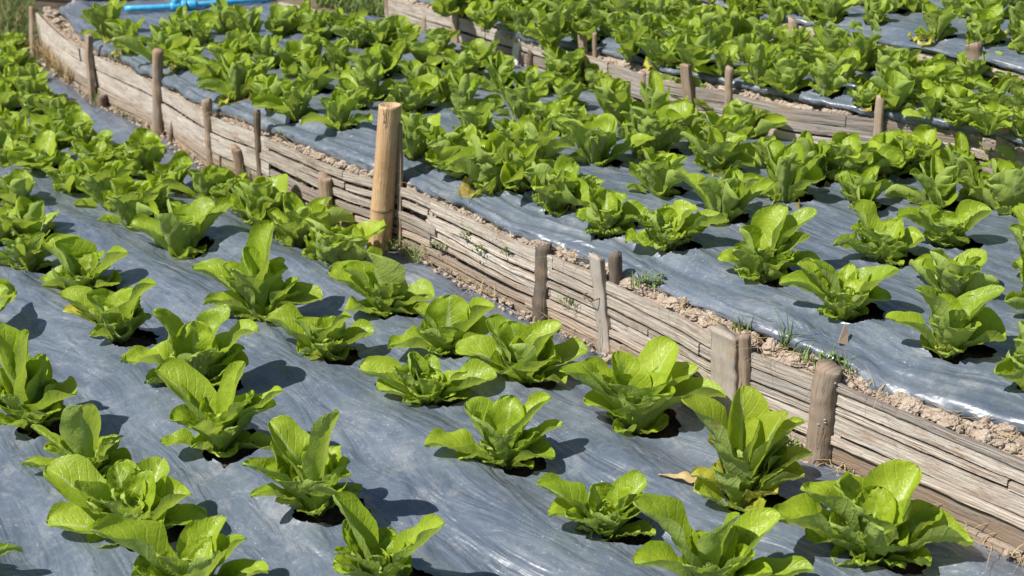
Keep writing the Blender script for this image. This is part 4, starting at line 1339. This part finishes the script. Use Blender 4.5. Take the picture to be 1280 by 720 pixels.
WEEDS = [
 ([(912, -.05), (908, -.045)], 22, .06, 'tuft of green grass on the bare clods right of the two stubs'),
 ([(962, -.05), (965, -.055)], 16, .10, 'thin grass blades rising by the film edge above the clods'),
 ([(1000, -.035), (1015, -.045), (1030, -.05), (1045, -.05), (985, -.04)], 80, .038, 'sprawling green weed on the clods left of the knobbly grey stake'),
 ([(792, -.03)], 40, .045, 'leafy weed beside the stub behind the planks'),
 ([(578, -.022)], 26, .055, 'grass tuft on the soil strip right of the bamboo post'),
 ([(120, .03), (126, .035)], 50, .075, 'green weed growing up the wall beside the short dark stump'),
 ([(60, .02), (66, .03), (54, .04), (76, .03), (88, .02)], 260, .13, 'tangled dry weed at the left corner of the front wall'),
 ([(290, .04), (305, .04), (318, .03)], 60, .085, 'tall grassy weed beside the broken low stump'),
 ([(505, .05), (520, .045), (535, .05)], 80, .065, 'weed clump at the foot of the wall right of the bamboo post'),
 ([(148, .03), (160, .035), (175, .03)], 50, .04, 'low weeds along the foot of the wide planks'),
 ([(1001, .05), (1006, .045)], 26, .07, 'weed sprouting between the knobbly stake and the spotted lettuce'),
 ([(712, .02), (722, .02)], 24, .03, 'small green sprig growing out of the planks near the dark stake'),
]
for pts_, n_, h_, lab in WEEDS:
    its = []
    for (x, off) in pts_:
        z0 = .0 if off > 0 else .215
        if 'sprig' in lab: z0 = .09
        its += tuft(wall_pt(x, off, z0), n_ // len(pts_), h_, .012 if n_ > 20 else .006, rn)
    o = blades('weed', its, M['straw'] if 'dry' in lab else M['weed'], len(lab))
    tag(o, lab, 'weed', 'weeds growing on and around the walls', 'stuff' if 'along the foot' in lab else None)
its = []
for _ in range(520):
    q = front_wall.L * rn.uniform(.05, .97)
    a = front_wall.at(q) - front_wall.nrm(q) * .02
    sb, d_ = film2_edge.near(a)
    b = film2_edge.at(sb)
    p = a.lerp(b, rn.random())
    its.append((p.x, p.y, .206 + rn.uniform(0, .008), rn.uniform(.012, .05), rn.uniform(.0006, .0016), rn.uniform(2.2, 3.6)))
for _ in range(420):
    q = front_wall.L * rn.random()
    p = front_wall.at(q) + front_wall.nrm(q) * rn.uniform(.014, .05)
    its.append((p.x, p.y, .0 + rn.uniform(0, .01), rn.uniform(.012, .06), rn.uniform(.0006, .0014), rn.uniform(.8, 3.2)))
o = blades('straw', its, M['straw'], 12)
tag(o, 'bits of dry straw and stalk scattered over the bare soil along the walls', 'straw', None, 'stuff')
# small leafy sprigs between slats
def sprig(px, off, z, n, size, label, seed, Cv=front_wall):
    r = random.Random(seed)
    g = ([], [], [])
    global NU, NV
    u0, v0 = NU, NV
    NU, NV = 4, 6
    for k in range(n):
        c = Vector((r.gauss(0, size * .7), r.gauss(0, size * .5), r.uniform(0, size * 1.3)))
        leaf_geo(g, k, r.uniform(0, 6.28), R(r.uniform(20, 70)), R(r.uniform(-20, 30)), size * r.uniform(.6, 1.1), size * r.uniform(.3, .5), .5, .1, .0005, 0, r.randint(0, 99), 0, tuple(c))
    NU, NV = u0, v0
    o = link('weed', to_mesh('weed', g, M['weed']))
    o.location = wall_pt(px, off, z, Cv)
    tag(o, label, 'weed', 'weeds growing on and around the walls')
sprig(610, .022, .12, 26, .018, 'leafy sprig hanging between the slats right of the bamboo post', 1)
sprig(590, .022, .14, 22, .016, 'upper leafy sprig between the slats, nearest the bamboo post', 2)
sprig(555, .026, .06, 24, .016, 'leafy sprig low on the slats near the bamboo post', 3)
sprig(800, -.05, .215, 30, .020, 'broad-leaved weed growing on the clods beside the flat grey stake', 4)
sprig(1008, .055, .02, 34, .02, 'broad-leaved weed behind the knobbly grey stake foot', 5)
sprig(640, .024, .16, 16, .012, 'tiny sprig on the top slat left of the dark leaning stake', 6)
sprig(1022, -.045, .212, 34, .020, 'broad-leaved green weed sprawling on the clods left of the knobbly stake', 11)
sprig(345, -.03, .21, 20, .02, 'green sprig on the soil where the open slats begin', 7)
sprig(135, -.04, .21, 40, .022, 'green weed behind the square brown stake', 8)

# grassy corner at the far left and the rough ground beyond the beds
its = []
for _ in range(5200):
    x, y = rn.uniform(-70, 46), rn.uniform(-12, 74)
    if x > 20 and y > 50 + (46 - x): continue
    p = P(x, y, -.03)
    its.append((p.x, p.y, p.z - .01, rn.uniform(.05, .17), rn.uniform(.002, .005), rn.uniform(.2, 1.3)))
o = blades('grass', its, M['grass'], 5)
tag(o, 'rough green grass at the upper left corner beyond the front bed', 'grass', None, 'stuff')
its = []
for _ in range(1500):
    x, y = rn.uniform(-70, 46), rn.uniform(-12, 74)
    p = P(x, y, -.03)
    its.append((p.x, p.y, p.z, rn.uniform(.08, .16), rn.uniform(.001, .002), rn.uniform(.5, 1.5)))
o = blades('grass', its, M['straw'], 6)
tag(o, 'dry straw stalks mixed in the grass at the upper left corner', 'grass', None, 'stuff')
# rough terrace ground behind the middle bed, under the frame's top edge
V = []; F = []; n, m = 90, 40
A0 = [P(x, y, .225) for x, y in ((60, 14), (520, 30))]
for i in range(n + 1):
    for j in range(m + 1):
        p = A0[0].lerp(A0[1], i / n) + Vector((0, 2.6 * j / m, 0))
        V.append((p.x, p.y, .222 + .015 * nz(p.x * 5, p.y * 5) + .01 * nz(p.x * 14, p.y * 14)))
for i in range(n):
    for j in range(m):
        q = i * (m + 1) + j
        F.append((q, q + m + 1, q + m + 2, q + 1))
tag(link('path', mesh('path', V, F), M['path']), kind='structure')
its = []
for _ in range(2600):
    x, y = rn.uniform(395, 486), rn.uniform(-12, 26)
    if y > 8 + (x - 395) * .2: continue
    p = P(x, y, .225)
    its.append((p.x, p.y, p.z, rn.uniform(.03, .10), rn.uniform(.0015, .004), rn.uniform(.2, 1.3)))
o = blades('weed', its, M['weed'], 8)
tag(o, 'mat of green weeds at the top edge left of the second wall', 'grass', None, 'stuff')
# loose plank lying behind the middle bed
V = []; F = []
ca, cb = P(345, 12, .25), P(432, 30, .25)
lv = Curve([(ca.x, ca.y), ((ca.x + cb.x) / 2, (ca.y + cb.y) / 2), (cb.x, cb.y)])
o = plank(None, lv, .02, lv.L - .02, .235, .285, .0, M['plank'], 999, th=.02, name='loose_plank')
tag(o, 'loose pale plank lying at the back edge of the middle bed', 'plank')
# big clods / stone at the corner of the wall
it = [(P(66, 22, .22).x, P(66, 22, .22).y, .24, .03), (P(72, 30, .22).x, P(72, 30, .22).y, .235, .022), (P(60, 18, .22).x, P(60, 18, .22).y, .24, .022)]
o = clods('corner_clods', it, M['clod'], 9)
o['kind'] = 'stuff'
tag(o, 'lumps of earth heaped at the left corner of the front wall', 'soil clods')
for o in list(scene.objects):
    if o.type == 'EMPTY' and not o.children:
        bpy.data.objects.remove(o)
